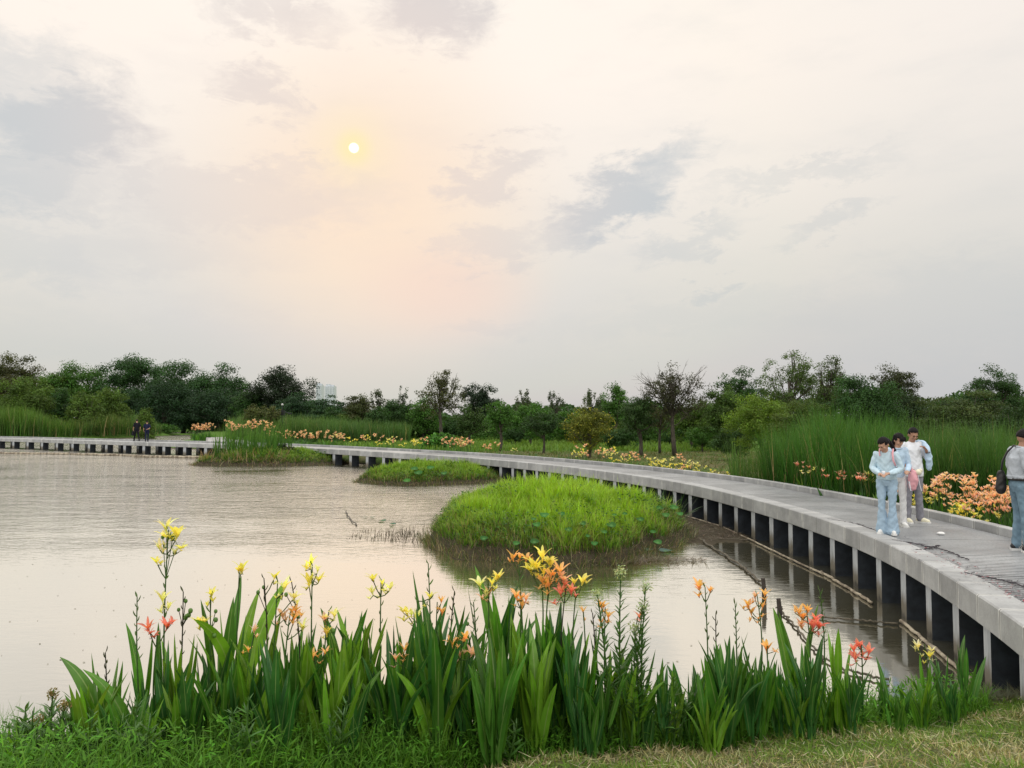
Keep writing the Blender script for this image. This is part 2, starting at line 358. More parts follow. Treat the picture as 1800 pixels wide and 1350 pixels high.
# ------------------------------------------------------------------ mesh helpers
class G:
    """collects vertices, faces, colours; build() links ONE mesh object"""
    def __init__(s): s.V = []; s.Fc = []; s.C = []; s.n = 0; s.MI = []; s.UV = []
    def add(s, V, Fa, col=(.5, .5, .5), mi=0, uv=None):
        V = np.asarray(V, float).reshape(-1, 3); Fa = np.asarray(Fa, int)
        c = np.asarray(col, float)
        if c.ndim == 1: c = np.tile(c, (len(V), 1))
        if c.shape[1] == 3: c = np.hstack([c, np.ones((len(c), 1))])
        s.V.append(V); s.C.append(c); s.Fc.append((Fa + s.n)); s.n += len(V)
        s.MI.append(np.full(len(Fa), mi) if np.isscalar(mi) else np.asarray(mi)); s.UV.append(np.zeros((len(V), 2)) if uv is None else np.asarray(uv, float))
    def box(s, c, size, rot=0, col=(.5,.5,.5), mi=0):
        x, y, z = np.array(size) / 2
        V = np.array([[i, j, k] for i in (-x, x) for j in (-y, y) for k in (-z, z)])
        if rot: 
            cs, sn = math.cos(rot), math.sin(rot); V = V @ np.array([[cs, sn, 0], [-sn, cs, 0], [0, 0, 1]])
        s.add(V + np.array(c), [[0,1,3,2],[4,6,7,5],[0,4,5,1],[2,3,7,6],[0,2,6,4],[1,5,7,3]], col, mi)
    def tube(s, P, r, n=7, col=(.5,.5,.5), mi=0, cap=True):
        P = np.asarray(P, float); m = len(P); r = np.broadcast_to(np.asarray(r, float), (m,))
        T = np.gradient(P, axis=0); T /= np.linalg.norm(T, axis=1)[:, None] + 1e-9
        ref = np.array([0, 0, 1.]) if abs(T[0][2]) < .9 else np.array([1., 0, 0])
        V = []
        a = np.arange(n) / n * 2 * math.pi
        for i in range(m):
            u = ref - T[i] * ref.dot(T[i]); u /= np.linalg.norm(u) + 1e-9; ref = u
            w = np.cross(T[i], u)
            V.append(P[i] + r[i] * (np.outer(np.cos(a), u) + np.outer(np.sin(a), w)))
        V = np.vstack(V); j = np.arange(n); jn = (j + 1) % n; Fa = []
        for i in range(m - 1):
            Fa.append(np.stack([i*n + j, i*n + jn, (i+1)*n + jn, (i+1)*n + j], 1))
        Fa = np.vstack(Fa); s.add(V, Fa, col, mi)
        if cap:
            b0 = s.n - len(V)
            for o, rev in ((0, True), ((m-1)*n, False)):
                idx = [o + q for q in range(n)]
                if rev: idx = idx[::-1]
                s.add(np.zeros((0, 3)), np.zeros((0, 4), int), np.zeros((0, 4)), mi)
                s.Fc.append(np.array([[b0 + q for q in idx]])); s.MI.append(np.array([mi]))
    def ball(s, c, r, nu=12, nv=8, col=(.5,.5,.5), mi=0):
        r = np.broadcast_to(np.asarray(r, float), (3,)); V = [[0, 0, 1]]
        for i in range(1, nv):
            th = math.pi * i / nv
            for j in range(nu): 
                ph = 2 * math.pi * j / nu; V.append([math.sin(th)*math.cos(ph), math.sin(th)*math.sin(ph), math.cos(th)])
        V.append([0, 0, -1]); V = np.array(V) * r + np.array(c); Q = []; T = []
        for j in range(nu):
            T.append([0, 1 + j, 1 + (j+1) % nu]); e = len(V) - 1; o = 1 + (nv-2)*nu
            T.append([e, o + (j+1) % nu, o + j])
            for i in range(nv - 2): 
                a = 1 + i*nu; Q.append([a + j, a + nu + j, a + nu + (j+1) % nu, a + (j+1) % nu])
        n0 = s.n; s.add(V, Q, col, mi); s.Fc.append(np.array(T) + n0); s.MI.append(np.full(len(T), mi))
    def loft(s, C, rx, ry, n=16, rot=0, col=(.5,.5,.5), mi=0):
        """stack of horizontal ellipses, closed at both ends"""
        C = np.asarray(C, float); m = len(C); a = np.arange(n) / n * 2 * math.pi
        rot = np.broadcast_to(rot, (m,)); V = []
        for i in range(m):
            e = np.stack([rx[i]*np.cos(a), ry[i]*np.sin(a)], 1); cs, sn = math.cos(rot[i]), math.sin(rot[i])
            V.append(np.column_stack([C[i][0] + e[:,0]*cs - e[:,1]*sn, C[i][1] + e[:,0]*sn + e[:,1]*cs, np.full(n, C[i][2])]))
        V = np.vstack(V); j = np.arange(n); jn = (j+1) % n; n0 = s.n
        Fa = np.vstack([np.stack([i*n+j, i*n+jn, (i+1)*n+jn, (i+1)*n+j], 1) for i in range(m-1)])
        s.add(V, Fa, col, mi)
        for idx in (list(range(n))[::-1], [(m-1)*n + q for q in range(n)]):
            s.Fc.append(np.array([[n0 + q for q in idx]])); s.MI.append(np.array([mi]))
    def mesh(s, name, mats, smooth=False):
        me = bpy.data.meshes.new(name)
        V = np.vstack(s.V); Cc = np.vstack(s.C); UV = np.vstack(s.UV)
        fl = [f for f in s.Fc if len(f)]
        mi = np.concatenate([m_ for m_, f in zip(s.MI, s.Fc) if len(f)]) if fl else np.zeros(0)
        loops = np.concatenate([f.ravel() for f in fl]); tot = np.concatenate([np.full(len(f), f.shape[1]) for f in fl])
        me.vertices.add(len(V)); me.vertices.foreach_set('co', V.ravel().astype(np.float32))
        me.loops.add(len(loops)); me.loops.foreach_set('vertex_index', loops.astype(np.int32))
        me.polygons.add(len(tot)); me.polygons.foreach_set('loop_start', np.concatenate([[0], np.cumsum(tot)[:-1]]).astype(np.int32))
        me.polygons.foreach_set('loop_total', tot.astype(np.int32))
        me.polygons.foreach_set('material_index', mi.astype(np.int32))
        me.polygons.foreach_set('use_smooth', np.full(len(tot), smooth))
        at = me.color_attributes.new('Col', 'FLOAT_COLOR', 'POINT'); at.data.foreach_set('color', Cc.ravel().astype(np.float32))
        uvl = me.uv_layers.new(name='UVMap'); uvl.data.foreach_set('uv', UV[loops].ravel().astype(np.float32))
        for m_ in (mats if isinstance(mats, (list, tuple)) else [mats]): me.materials.append(m_)
        me.update(calc_edges=True); me.validate()
        return me
    def build(s, name, mats, parent=None, smooth=False, loc=None):
        o = bpy.data.objects.new(name, s.mesh(name, mats, smooth)); COL.objects.link(o)
        if parent: o.parent = parent
        if loc is not None: o.location = loc
        return o
def tag(o, label=None, cat=None, group=None, kind=None):
    for k, v in (('label', label), ('category', cat), ('group', group), ('kind', kind)):
        if v: o[k] = v
    return o
def empty(name, loc=(0, 0, 0), rz=0):
    o = bpy.data.objects.new(name, None); COL.objects.link(o); o.location = loc; o.rotation_euler.z = rz
    o.empty_display_size = .2
    return o
def dup(o, loc, rz=0, sc=1.0):
    c = o.copy(); COL.objects.link(c); c.location = loc; c.rotation_euler.z = rz; c.scale = (sc, sc, sc)
    for ch in o.children:
        k = ch.copy(); COL.objects.link(k); k.parent = c
    return c
def U(a, b, n=None): return rng.uniform(a, b, n)

def ribbons(g, base, az, tilt, bend, L, Wd, prof, rows=8, fold=.25, col=(.1, .3, .05), twist=0, jit=0.0, tipcol=None, basecol=None, mi=0):
    """many curved strips at once: leaves, petals, grass blades"""
    base = np.asarray(base, float).reshape(-1, 3); N = len(base)
    b = lambda v: np.broadcast_to(np.asarray(v, float), (N,))
    az, tilt, bend, L, Wd, twist = map(b, (az, tilt, bend, L, Wd, twist))
    t = np.linspace(0, 1, rows + 1)
    tl = tilt[:, None] + bend[:, None] * t[None] ** 1.5
    D = np.stack([np.sin(tl) * np.cos(az)[:, None], np.sin(tl) * np.sin(az)[:, None], np.cos(tl)], -1)
    P = np.zeros((N, rows + 1, 3)); P[:, 1:] = np.cumsum((D[:, 1:] + D[:, :-1]) / 2 * (L[:, None, None] / rows), 1)
    P += base[:, None]
    S = np.stack([-np.sin(az), np.cos(az), np.zeros(N)], -1)[:, None].repeat(rows + 1, 1)
    Nn = np.cross(D, S)
    ct, st = np.cos(twist)[:, None, None], np.sin(twist)[:, None, None]
    S2 = S * ct + Nn * st; N2 = Nn * ct - S * st
    w = prof(t)[None, :, None] * Wd[:, None, None] / 2
    if fold is None:
        V = np.stack([P - S2 * w, P + S2 * w], 2); k = 2; al = np.array([1., 1.])
    else:
        V = np.stack([P - S2 * w + N2 * w * fold * -1, P, P + S2 * w + N2 * w * fold * -1], 2); k = 3; al = np.array([1., 0., 1.])
    if jit: V = V + rng.normal(0, jit, V.shape)
    idx = np.arange(N * (rows + 1) * k).reshape(N, rows + 1, k)
    Fa = np.stack([idx[:, :-1, :-1], idx[:, :-1, 1:], idx[:, 1:, 1:], idx[:, 1:, :-1]], -1).reshape(-1, 4)
    c = np.asarray(col, float)
    if c.ndim == 1: c = np.tile(c, (N, 1))
    c = c[:, None, :].repeat(rows + 1, 1)
    if tipcol is not None:
        k_ = (t[None, :, None] ** 3); c = c * (1 - k_) + np.asarray(tipcol) * k_
    if basecol is not None:
        k_ = np.clip(1 - t[None, :, None] * 3, 0, 1); c = c * (1 - k_) + np.asarray(basecol) * k_
    c = c[:, :, None, :].repeat(k, 2); a = np.broadcast_to(al[None, None, :, None], (N, rows + 1, k, 1))
    g.add(V.reshape(-1, 3), Fa, np.concatenate([c, a], -1).reshape(-1, 4), mi)
p_leaf = lambda t: (np.clip(t, 0, 1) ** .55 * (1 - t) ** .85) * 1.75 + .015
p_blade = lambda t: 1 - t ** 2 * .97
p_petal = lambda t: np.sin(np.clip(t * .86 + .10, 0, 1) * math.pi) ** .8 + .03
p_lance = lambda t: (np.clip(t, 0, 1) ** .5 * (1 - t) ** .8) * 1.8 + .02
def vary(c, n, a=.2, hue=.12):
    c = np.asarray(c, float); k = U(1 - a, 1 + a, n)[:, None]
    return np.clip(c[None] * k * (1 + rng.uniform(-hue, hue, (n, 3))), 0, 1)
def leaves(g, C, size, col, up=.25, aspect=.55, out=None):
    n = len(C); size = np.broadcast_to(size, (n,)) * U(.6, 1.35, n)
    nrm = rng.normal(0, .6, (n, 3)) + (0 if out is None else out * 1.0); nrm[:, 2] += up * 2; nrm /= np.linalg.norm(nrm, axis=1)[:, None]
    r = rng.normal(0, 1, (n, 3)); u = np.cross(nrm, r); u /= np.linalg.norm(u, axis=1)[:, None] + 1e-9; v = np.cross(nrm, u)
    u = u * (size / 2)[:, None]; v = v * (size / 2 * aspect)[:, None]
    V = np.stack([C - u, C - v * 1 + u * .1, C + u, C + v + u * .1], 1)
    g.add(V.reshape(-1, 3), np.arange(4 * n).reshape(n, 4), np.repeat(col, 4, 0))
# ------------------------------------------------------------------ boardwalk line
DZ = 0.95
px_edge = [(1800,1099),(1759,1071),(1721,1046),(1686,1026),(1652,1003.5),(1621,985),(1565,957),(1494.6,928.8),(1431,907.7),(1374,890.8),
           (1334,880),(1264.4,863.3),(1240,856.9),(1198,849),(1151,841),(1075,830.5),(1012,822.3),(950.8,815.3),(860,806.8),(750,799.3),(640,793),(545.6,787.5),
           (450,783.2),(383,780.9),(300,778.7),(233,776.8),(175,775.3),(117,773.6),(58,771.9),(0,770.2)]
pts = [(2.2, 1.6), (3.2, 3.4), (4.0, 5.2)] + [tuple(onz(x, y, DZ)[:2]) for x, y in px_edge] + [(-62, 81), (-80, 88)]
pts = np.array(pts)
cs_ = np.concatenate([[0], np.cumsum(np.linalg.norm(np.diff(pts, axis=0), axis=1))])
S = np.arange(0, cs_[-1], .1)
PE = np.stack([np.interp(S, cs_, pts[:, k]) for k in (0, 1)], 1)
for it in range(60):
    wgt = .5 * np.clip(S / 6, .3, 1)[1:-1, None]
    for _ in range(3): PE[1:-1] = PE[1:-1] * (1 - wgt) + wgt * (PE[:-2] + PE[2:]) / 2
# far part needs more smoothing
for it in range(2500):
    m_ = (PE[1:-1, 1] > 30)[:, None]
    PE[1:-1] = np.where(m_, (PE[:-2] + PE[2:]) / 2 * .5 + PE[1:-1] * .5, PE[1:-1])
S = np.concatenate([[0], np.cumsum(np.linalg.norm(np.diff(PE, axis=0), axis=1))])
TG = np.gradient(PE, axis=0); TG /= np.linalg.norm(TG, axis=1)[:, None]
for _ in range(20): TG[1:-1] = (TG[:-2] + TG[1:-1] + TG[2:]) / 3
TG /= np.linalg.norm(TG, axis=1)[:, None]
NR = np.stack([TG[:, 1], -TG[:, 0]], 1)
WID = np.interp(PE[:, 1], [8, 18, 30], [2.25, 2.1, 1.9])
def path(s, off=0.0):
    """point on the deck: s metres along the waterside edge, off metres inward"""
    x = np.interp(s, S, PE[:, 0]); y = np.interp(s, S, PE[:, 1])
    nx = np.interp(s, S, NR[:, 0]); ny = np.interp(s, S, NR[:, 1])
    return np.stack([x + nx * off, y + ny * off], -1)
def s_of_px(px):
    pxs = 900 + PE[:, 0] / PE[:, 1] * F
    i = np.argmin(np.abs(pxs - px) + (PE[:, 1] < 5) * 1e4); return S[i]
def wid(s): return np.interp(s, S, WID)
dist = np.interp(S, S, PE[:, 1])
post_sp = np.interp(dist, [34, 46, 60], [1.0, 1.9, 2.7]); seam_sp = np.interp(dist, [30, 46, 60], [.65, 1.25, 1.85])
post_ph = np.concatenate([[0], np.cumsum(np.diff(S) / post_sp[1:])]); seam_ph = np.concatenate([[0], np.cumsum(np.diff(S) / seam_sp[1:])])

def strip(g, s, prof_pts, phase, mi=0, closed=True):
    """sweep a cross-section [(off, z)] along the path"""
    n = len(prof_pts); V = []; UVs = []
    ph = np.interp(s, S, phase)
    for o, z in prof_pts:
        o_ = o(s) if callable(o) else np.full(len(s), o)
        p = path(s, o_); V.append(np.column_stack([p, np.full(len(s), z)]))
    V = np.stack(V, 1)
    cum = np.concatenate([[0], np.cumsum([math.hypot((0 if callable(a[0]) or callable(b[0]) else b[0]-a[0]), b[1]-a[1]) for a, b in zip(prof_pts[:-1], prof_pts[1:])])])
    uv = np.stack([np.stack([ph, np.full(len(s), cum[k])], 1) for k in range(n)], 1)
    idx = np.arange(len(s) * n).reshape(len(s), n)
    rng_k = range(n) if closed else range(n - 1)
    Fa = np.vstack([np.stack([idx[:-1, k], idx[1:, k], idx[1:, (k+1) % n], idx[:-1, (k+1) % n]], 1) for k in rng_k])
    g.add(V.reshape(-1, 3), Fa, (.5, .5, .5), mi, uv.reshape(-1, 2))

sv = np.concatenate([np.arange(0, 40, .15), np.arange(40, S[-1] - .2, .4)])
bw = empty('boardwalk', (*path(20.0, 1.0), 0)); bw_inv = -np.array([*path(20.0, 1.0), 0])
tag(bw, 'long grey concrete and slatted boardwalk curving across the pond on rows of piles', 'boardwalk')
def kid(g, name, mats, smooth=False, parent=bw, inv=None):
    o = g.build(name, mats, parent, smooth); o.location = bw_inv if inv is None else inv
    return o
g = G(); strip(g, sv, [(.33, DZ + .006), (0.015, DZ + .006), (0, DZ - .01), (0, DZ - .285), (.02, DZ - .30), (.22, DZ - .30), (.22, DZ - .1), (.33, DZ - .1)], seam_ph)
kid(g, 'edge_beam', M['fascia'])
wi = lambda d: (lambda s: wid(s) + d)
g = G(); strip(g, sv, [(wi(.16), DZ + .12), (wi(.01), DZ + .12), (wi(0), DZ + .11), (wi(0), DZ - .12), (wi(.14), DZ - .3), (wi(.16), DZ - .3)], seam_ph)
kid(g, 'kerb', M['kerb'])
# deck slats: real boards across the walkway, 8 cm with narrow gaps
g = G(); s0 = 0.2; k = 0
Vv = []; Uu = []
while s0 < 44:
    big = .105 if s0 < 30 else .2
    if k % 13 == 12: s0 += .02
    a, b_ = s0, s0 + big * .62
    o1 = .335; o2 = wid(s0) - .02
    q = [path(a, o1), path(b_, o1), path(b_, o2), path(a, o2)]
    top = DZ - .012
    Vv.append([[*p, top] for p in q] + [[*p, top - .03] for p in q]); Uu.append([[k // 13 + .5, 0]] * 8)
    s0 += big; k += 1
Vv = np.array(Vv); n_ = len(Vv); base_i = (np.arange(n_) * 8)[:, None, None]
fc = np.array([[0,3,2,1],[0,1,5,4],[1,2,6,5],[2,3,7,6],[3,0,4,7]])[None]
g.add(Vv.reshape(-1, 3), (fc + base_i).reshape(-1, 4), (.5,.5,.5), 0, np.array(Uu).reshape(-1, 2))
sf = np.arange(44, S[-1] - .2, .5)
strip(g, sf, [(.335, DZ - .04), (.335, DZ - .012), (wi(-.02), DZ - .012), (wi(-.02), DZ - .04)], post_ph)
kid(g, 'deck', M['deck'])
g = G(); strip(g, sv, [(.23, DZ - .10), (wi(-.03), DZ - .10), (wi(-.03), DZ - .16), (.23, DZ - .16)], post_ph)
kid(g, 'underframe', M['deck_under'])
# piles: light front face, under-deck shade painted on the sides
kk = np.arange(1, int(post_ph[-1]))
ps = np.interp(kk, post_ph, S)
def pile(g, s, off, depth, w):
    p = path(s, off + depth / 2); t_ = path(s + .05, off + depth/2) - path(s - .05, off + depth/2); an = math.atan2(t_[1], t_[0])
    g.box((p[0], p[1], (DZ - .302 - .9) / 2), (w, depth, DZ - .302 + .9), an)
    # shade below the deck put into the side colour: faces 0/1 are the +-x sides of the box
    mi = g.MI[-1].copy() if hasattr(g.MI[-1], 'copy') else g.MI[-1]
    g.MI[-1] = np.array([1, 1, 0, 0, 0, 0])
front = []
for s in ps:
    D_ = float(path(s)[1]); 
    if D_ < 4.5: continue
    front.append((s, .21 if D_ < 34 else np.interp(D_, [34, 60], [.22, .36])))
far_g = G()
for i, (s, w) in enumerate(front):
    Dp = float(path(s)[1]); dp = .5 if Dp > 40 else .9
    if i < 92:
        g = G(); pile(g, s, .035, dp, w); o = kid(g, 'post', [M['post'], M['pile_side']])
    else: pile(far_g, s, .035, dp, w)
for s, w in front:
    dd = float(path(s)[1])
    if dd > 40: pile(far_g, s + .35, wid(s) - .5, .45, w)
    else: pile(far_g, s, wid(s) - .45, .4, w)
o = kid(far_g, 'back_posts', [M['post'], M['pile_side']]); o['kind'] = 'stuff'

# branch walkway going back from the main one
jn = path(s_of_px(350), 1.9); j2 = onz(382, 768.4, DZ)[:2]
b0, b1 = np.array(jn), np.array(j2); bt = (b1 - b0) / np.linalg.norm(b1 - b0); bn = np.array([bt[1], -bt[0]])
g = G(); ga = G(); Lb = np.linalg.norm(b1 - b0)
cen = b0 + bn * 0.6 + bt * (Lb / 2 + .3); an = math.atan2(bt[1], bt[0])
br = empty('side_boardwalk', (cen[0], cen[1], 0), an)
tag(br, 'short pale side walkway branching off the long boardwalk between the flower beds', 'walkway')
g.box((0, 0, DZ - .03), (Lb, 3.0, .06)); g.build('deck', M['deck'], br)
for sgn in (-1, 1):
    g = G(); g.box((0, sgn * 1.58, DZ - .10), (Lb, .16, .24)); g.build('kerb', M['kerb'], br)
for q in np.arange(-Lb / 2 + .8, Lb / 2, 2.4):
    for sgn in (-1, 1):
        g = G(); g.box((q, sgn * 1.3, -.05), (.3, .3, 1.6)); g.build('post', M['post'], br)

# ------------------------------------------------------------------ ground
def sdf(P, poly):
    poly = np.array(poly); A = poly; B = np.roll(poly, -1, 0)
    dm = np.full(len(P), 1e9); ins = np.zeros(len(P), bool)
    for a, b in zip(A, B):
        e = b - a; w_ = P - a; tt = np.clip((w_ @ e) / (e @ e + 1e-12), 0, 1)
        dm = np.minimum(dm, np.linalg.norm(w_ - tt[:, None] * e, axis=1))
        c1 = (a[1] <= P[:, 1]) != (b[1] <= P[:, 1])
        with np.errstate(divide='ignore', invalid='ignore'):
            xi = a[0] + (P[:, 1] - a[1]) / (b[1] - a[1] + 1e-12) * e[0]
        ins ^= c1 & (P[:, 0] < xi)
    return np.where(ins, dm, -dm)
s_end = s_of_px(400)
inner = [tuple(path(s, wid(s) - .25)) for s in np.arange(2, s_end, 1.5)]
L1 = inner + [(-21, 62.5), (-24, 68), (-33, 74), (-37, 82), (-39, 92), (-46, 112), (-56, 135), (-62, 158), (-66, 175), (-60, 400), (900, 400), (900, -60), (3.5, -60)]
L2 = [(-500, 84), (-90, 90), (-72, 95), (-62, 101), (-57, 110), (-56, 120), (-59, 134), (-66, 148), (-76, 175), (-500, 175)]
SH = np.array([(-60, 4.2), (-12, 5.3), (-4.2, 6.2), (-2, 6.55), (0, 6.85), (2, 7.15), (3.6, 7.5), (4.6, 7.8), (5.2, 7.75), (6.2, 7.6), (7.2, 7.9), (8, 8.3), (60, 9)])
def h_ground(P):
    a = sdf(P, L1); b = sdf(P, L2); c = P[:, 1] - 166 + 3 * np.sin(P[:, 0] * .07)
    big = np.maximum(np.maximum(a, b), c)
    n = .05 * np.sin(P[:, 0] * .9 + 1) * np.sin(P[:, 1] * .7) + .03 * np.sin(P[:, 0] * 2.3) * np.cos(P[:, 1] * 1.9 + 2)
    hl = np.clip(big * .5, -.6, .42) + n * (big > .6)
    hl = hl + np.clip((P[:, 1] - 60) / 60, 0, 1) * .2 * (big > 1) + np.clip((P[:, 1] - 190) / 200, 0, 1) * 1.5 * (big > 1)
    ds = np.interp(P[:, 0], SH[:, 0], SH[:, 1]) - P[:, 1] + .08 * np.sin(P[:, 0] * 3.1) + .05 * np.sin(P[:, 0] * 7)
    hb = np.where(ds < 0, np.clip(ds * .6, -.6, 0), np.clip(ds * .27, 0, .86)) + np.where(ds > .2, .018 * np.sin(P[:, 0] * 5) * np.sin(P[:, 1] * 6), 0)
    return np.maximum(hl, hb)
def ax(core0, core1, step, lo, hi, gr=1.09):
    a = list(np.arange(core0, core1 + step / 2, step)); s = step
    while a[-1] < hi: s *= gr; a.append(a[-1] + s)
    s = step
    while a[0] > lo: s *= gr; a.insert(0, a[0] - s)
    return np.array(a)
xs = ax(-9, 12, .22, -2500, 2500, 1.07); ys = ax(0, 30, .22, -300, 3000, 1.04)
X, Y = np.meshgrid(xs, ys); P = np.stack([X.ravel(), Y.ravel()], 1)
Z = h_ground(P); g = G(); nx_ = len(xs); ny_ = len(ys)
idx = np.arange(nx_ * ny_).reshape(ny_, nx_)
g.add(np.column_stack([P, Z]), np.stack([idx[:-1, :-1], idx[:-1, 1:], idx[1:, 1:], idx[1:, :-1]], -1).reshape(-1, 4))
tag(g.build('ground', M['ground'], smooth=True), kind='structure')
g = G(); g.add([[-900, -60, 0], [900, -60, 0], [900, 390, 0], [-900, 390, 0]], [[0, 1, 2, 3]])
tag(g.build('pond_water', M['water']), kind='structure')
def hz(x, y):
    return h_ground(np.stack([np.atleast_1d(x), np.atleast_1d(y)], 1).astype(float))

# ------------------------------------------------------------------ islands
class Isle:
    def __init__(s, cx, cy, rx, ry, h, rot=0, seed=0, pw=.62):
        s.c = np.array([cx, cy]); s.rx, s.ry, s.h, s.rot, s.ph, s.pw = rx, ry, h, rot, seed, pw
    def d(s, x, y):
        q = np.stack([np.asarray(x) - s.c[0], np.asarray(y) - s.c[1]], -1)
        cs, sn = math.cos(s.rot), math.sin(s.rot); u = (q[..., 0]*cs + q[..., 1]*sn) / s.rx; v = (-q[..., 0]*sn + q[..., 1]*cs) / s.ry
        a = np.arctan2(v, u); wob = 1 + .06*np.sin(3*a + s.ph) + .05*np.sin(5*a + 2*s.ph) + .025*np.sin(11*a + s.ph) + .02*np.sin(19*a)
        return np.hypot(u, v) / wob
    def z(s, x, y):
        d = s.d(x, y); x = np.asarray(x); y = np.asarray(y)
        top = s.h * np.clip(1 - d**2, 0, 1)**s.pw * (1 + .10*np.sin(x*2.1 + s.ph)*np.sin(y*1.7)) + .05*np.clip(1.15 - d, 0, 1)*np.sin(x*9)*np.sin(y*8)
        return np.where(d < 1, top + .03, .03 - (d - 1) * .5)
    def build(s):
        xs = np.linspace(-1.35, 1.35, 110); X, Y = np.meshgrid(xs, xs); u = X*s.rx; v = Y*s.ry
        cs, sn = math.cos(s.rot), math.sin(s.rot); x = s.c[0] + u*cs - v*sn; y = s.c[1] + u*sn + v*cs
        z = s.z(x, y); g = G(); idx = np.arange(110*110).reshape(110, 110)
        g.add(np.stack([x, y, z], -1).reshape(-1, 3), np.stack([idx[:-1,:-1], idx[:-1,1:], idx[1:,1:], idx[1:,:-1]], -1).reshape(-1, 4))
        tag(g.build('island', M['soil'], smooth=True), kind='structure')
    def sample(s, n, dmax=1.0):
        r = np.sqrt(U(0, 1, int(n*1.6)))*dmax*1.1; a = U(0, 2*math.pi, len(r)); u = r*np.cos(a)*s.rx; v = r*np.sin(a)*s.ry
        cs, sn = math.cos(s.rot), math.sin(s.rot); x = s.c[0] + u*cs - v*sn; y = s.c[1] + u*sn + v*cs
        k = s.d(x, y) < dmax; x, y = x[k][:n], y[k][:n]
        return x, y, s.z(x, y), s.d(x, y)
I1 = Isle(.98, 19.3, 3.05, 4.3, .93, 0, 1.0, .60); I2 = Isle(-3.75, 35.6, 3.15, 3.0, .62, .1, 2.2); I3 = Isle(-15.0, 48.5, 4.5, 2.6, .75, .05, 4.0)
for I in (I1, I2, I3): I.build()
mud = Isle(4.15, 20.2, 1.15, 2.8, .05, .25, 3.0, .9); mud.build()
def green_cover(I, n, hgt, wd, name, label, lush=(.17, .34, .025), dark=(.05, .12, .02), edge=.97):
    g = G()
    x, y, z, d = I.sample(n, edge)
    pat = np.sin(x*1.3 + 1.5*np.sin(y*.9) + I.ph)*np.sin(y*1.1 + np.sin(x*1.7)) * .5 + .5
    pat2 = np.sin(x*3.1 + 2*np.sin(y*2.2))*np.sin(y*2.7 + I.ph) * .5 + .5
    pat3 = np.sin(x*6.3 + 2*np.sin(y*5.1))*np.sin(y*6.1 + 2*np.sin(x*4)) * .5 + .5
    hh = hgt * (1 - .35*d) * (.40 + .40*pat + .65*pat2**2 + .55*pat3**3) * U(.5, 1.35, len(x))
    low = np.clip((d - .72)/.25, 0, 1)
    mixk = np.clip(pat*.65 + pat2*.45 + pat3*.35 - .10 - .85*low, 0, 1)[:, None]
    c = np.array(dark)*(1 - mixk) + np.array(lush)*mixk
    c = c * U(.7, 1.25, len(x))[:, None] * (1 + rng.uniform(-.12, .12, (len(x), 3)))
    dry = U(0, 1, len(x)) < (.04 + .28*low*(.4 + pat2)); c[dry] = vary((.20, .15, .075), dry.sum(), .4)
    ribbons(g, np.stack([x, y, z - .02], 1), U(0, 6.28, len(x)), U(0, .5, len(x)), U(.1, 1.4, len(x)), hh, wd*U(.6, 1.3, len(x)), p_blade, 3, None, c, U(-.5, .5, len(x)), tipcol=(.32, .46, .07))
    # clusters of small leaves, dark weedy patches
    m_ = n//4; x, y, z, d = I.sample(m_, .99); p2 = np.sin(x*1.9 + 1 + I.ph)*np.sin(y*2.1 + 2*np.sin(x)); k = (p2 > .35) | ((d > .78) & (p2 > -.3)); x, y, z, d = x[k], y[k], z[k], d[k]; m_ = len(x)
    leaves(g, np.stack([x, y, z + U(.02, hgt*.8, m_)], 1), wd*3.2, vary((.055, .13, .022), m_, .35), up=.6)
    tag(g.build(name, M['grass']), label, 'grass', kind='stuff')
    # dry fringe: dead stalks and roots hanging round the rim
    g = G(); x, y, z, d = I.sample(int(n*1.0), 1.08); k = d > .84 + .06*np.sin(x*3); x, y, z, d = x[k], y[k], z[k], d[k]; m_ = len(x)
    mk = (U(0, 1, m_)[:, None] < .50)
    c = np.where(mk, vary((.08, .14, .03), m_), np.where((U(0, 1, m_) < .35)[:, None], vary((.42, .36, .25), m_, .4), vary((.20, .15, .09), m_, .5)))
    out = np.arctan2(y - I.c[1], x - I.c[0])
    ribbons(g, np.stack([x, y, np.maximum(z, 0) - .02], 1), out + U(-1.4, 1.4, m_), U(.1, 1.3, m_), U(-.4, 1.4, m_), hgt*.75*U(.3, 1.2, m_), wd*.5*U(.4, 1.1, m_), p_blade, 3, None, c)
    tag(g.build('dry_stalks', M['grass']), 'dead brown stalks and roots along the waterline of ' + label.split(' on ')[-1], 'dead grass', kind='stuff')
green_cover(I1, 34000, .42, .020, 'island_grass', 'bright green grass growing thickly on the largest, nearest island mound', (.33, .56, .018), (.09, .23, .015))
green_cover(I2, 14000, .36, .032, 'island_grass', 'bright green low grass on the middle island mound by the boardwalk', (.19, .37, .02), (.06, .16, .02))
green_cover(I3, 9000, .38, .045, 'island_grass', 'mid green grass sloping down on the farthest island with the tall reeds', (.14, .29, .025), (.05, .12, .02))
# straw litter on the mud beside the big island
g = G(); x, y, z, d = mud.sample(2600, 1.0); m_ = len(x)
ribbons(g, np.stack([x, y, z + .005], 1), U(0, 6.28, m_), U(1.3, 1.55, m_), U(-.1, .2, m_), U(.05, .3, m_), .012, p_blade, 2, None, vary((.15, .12, .085), m_, .5))
a = U(0, 6.28, 1500); x = 1.9 + 2.0*np.cos(a)*U(0, 1, 1500)**.5; y = 15.35 + .55*np.sin(a)*U(0, 1, 1500)
ribbons(g, np.stack([x, y, np.full(1500, .015)], 1), U(0, 6.28, 1500), U(1.2, 1.6, 1500), U(-.3, .2, 1500), U(.08, .35, 1500), .012, p_blade, 2, None, vary((.17, .14, .10), 1500, .5))
tag(g.build('plant_litter', M['grass']), 'matted dead stems floating at the right foot of the largest island', 'plant litter', kind='stuff')
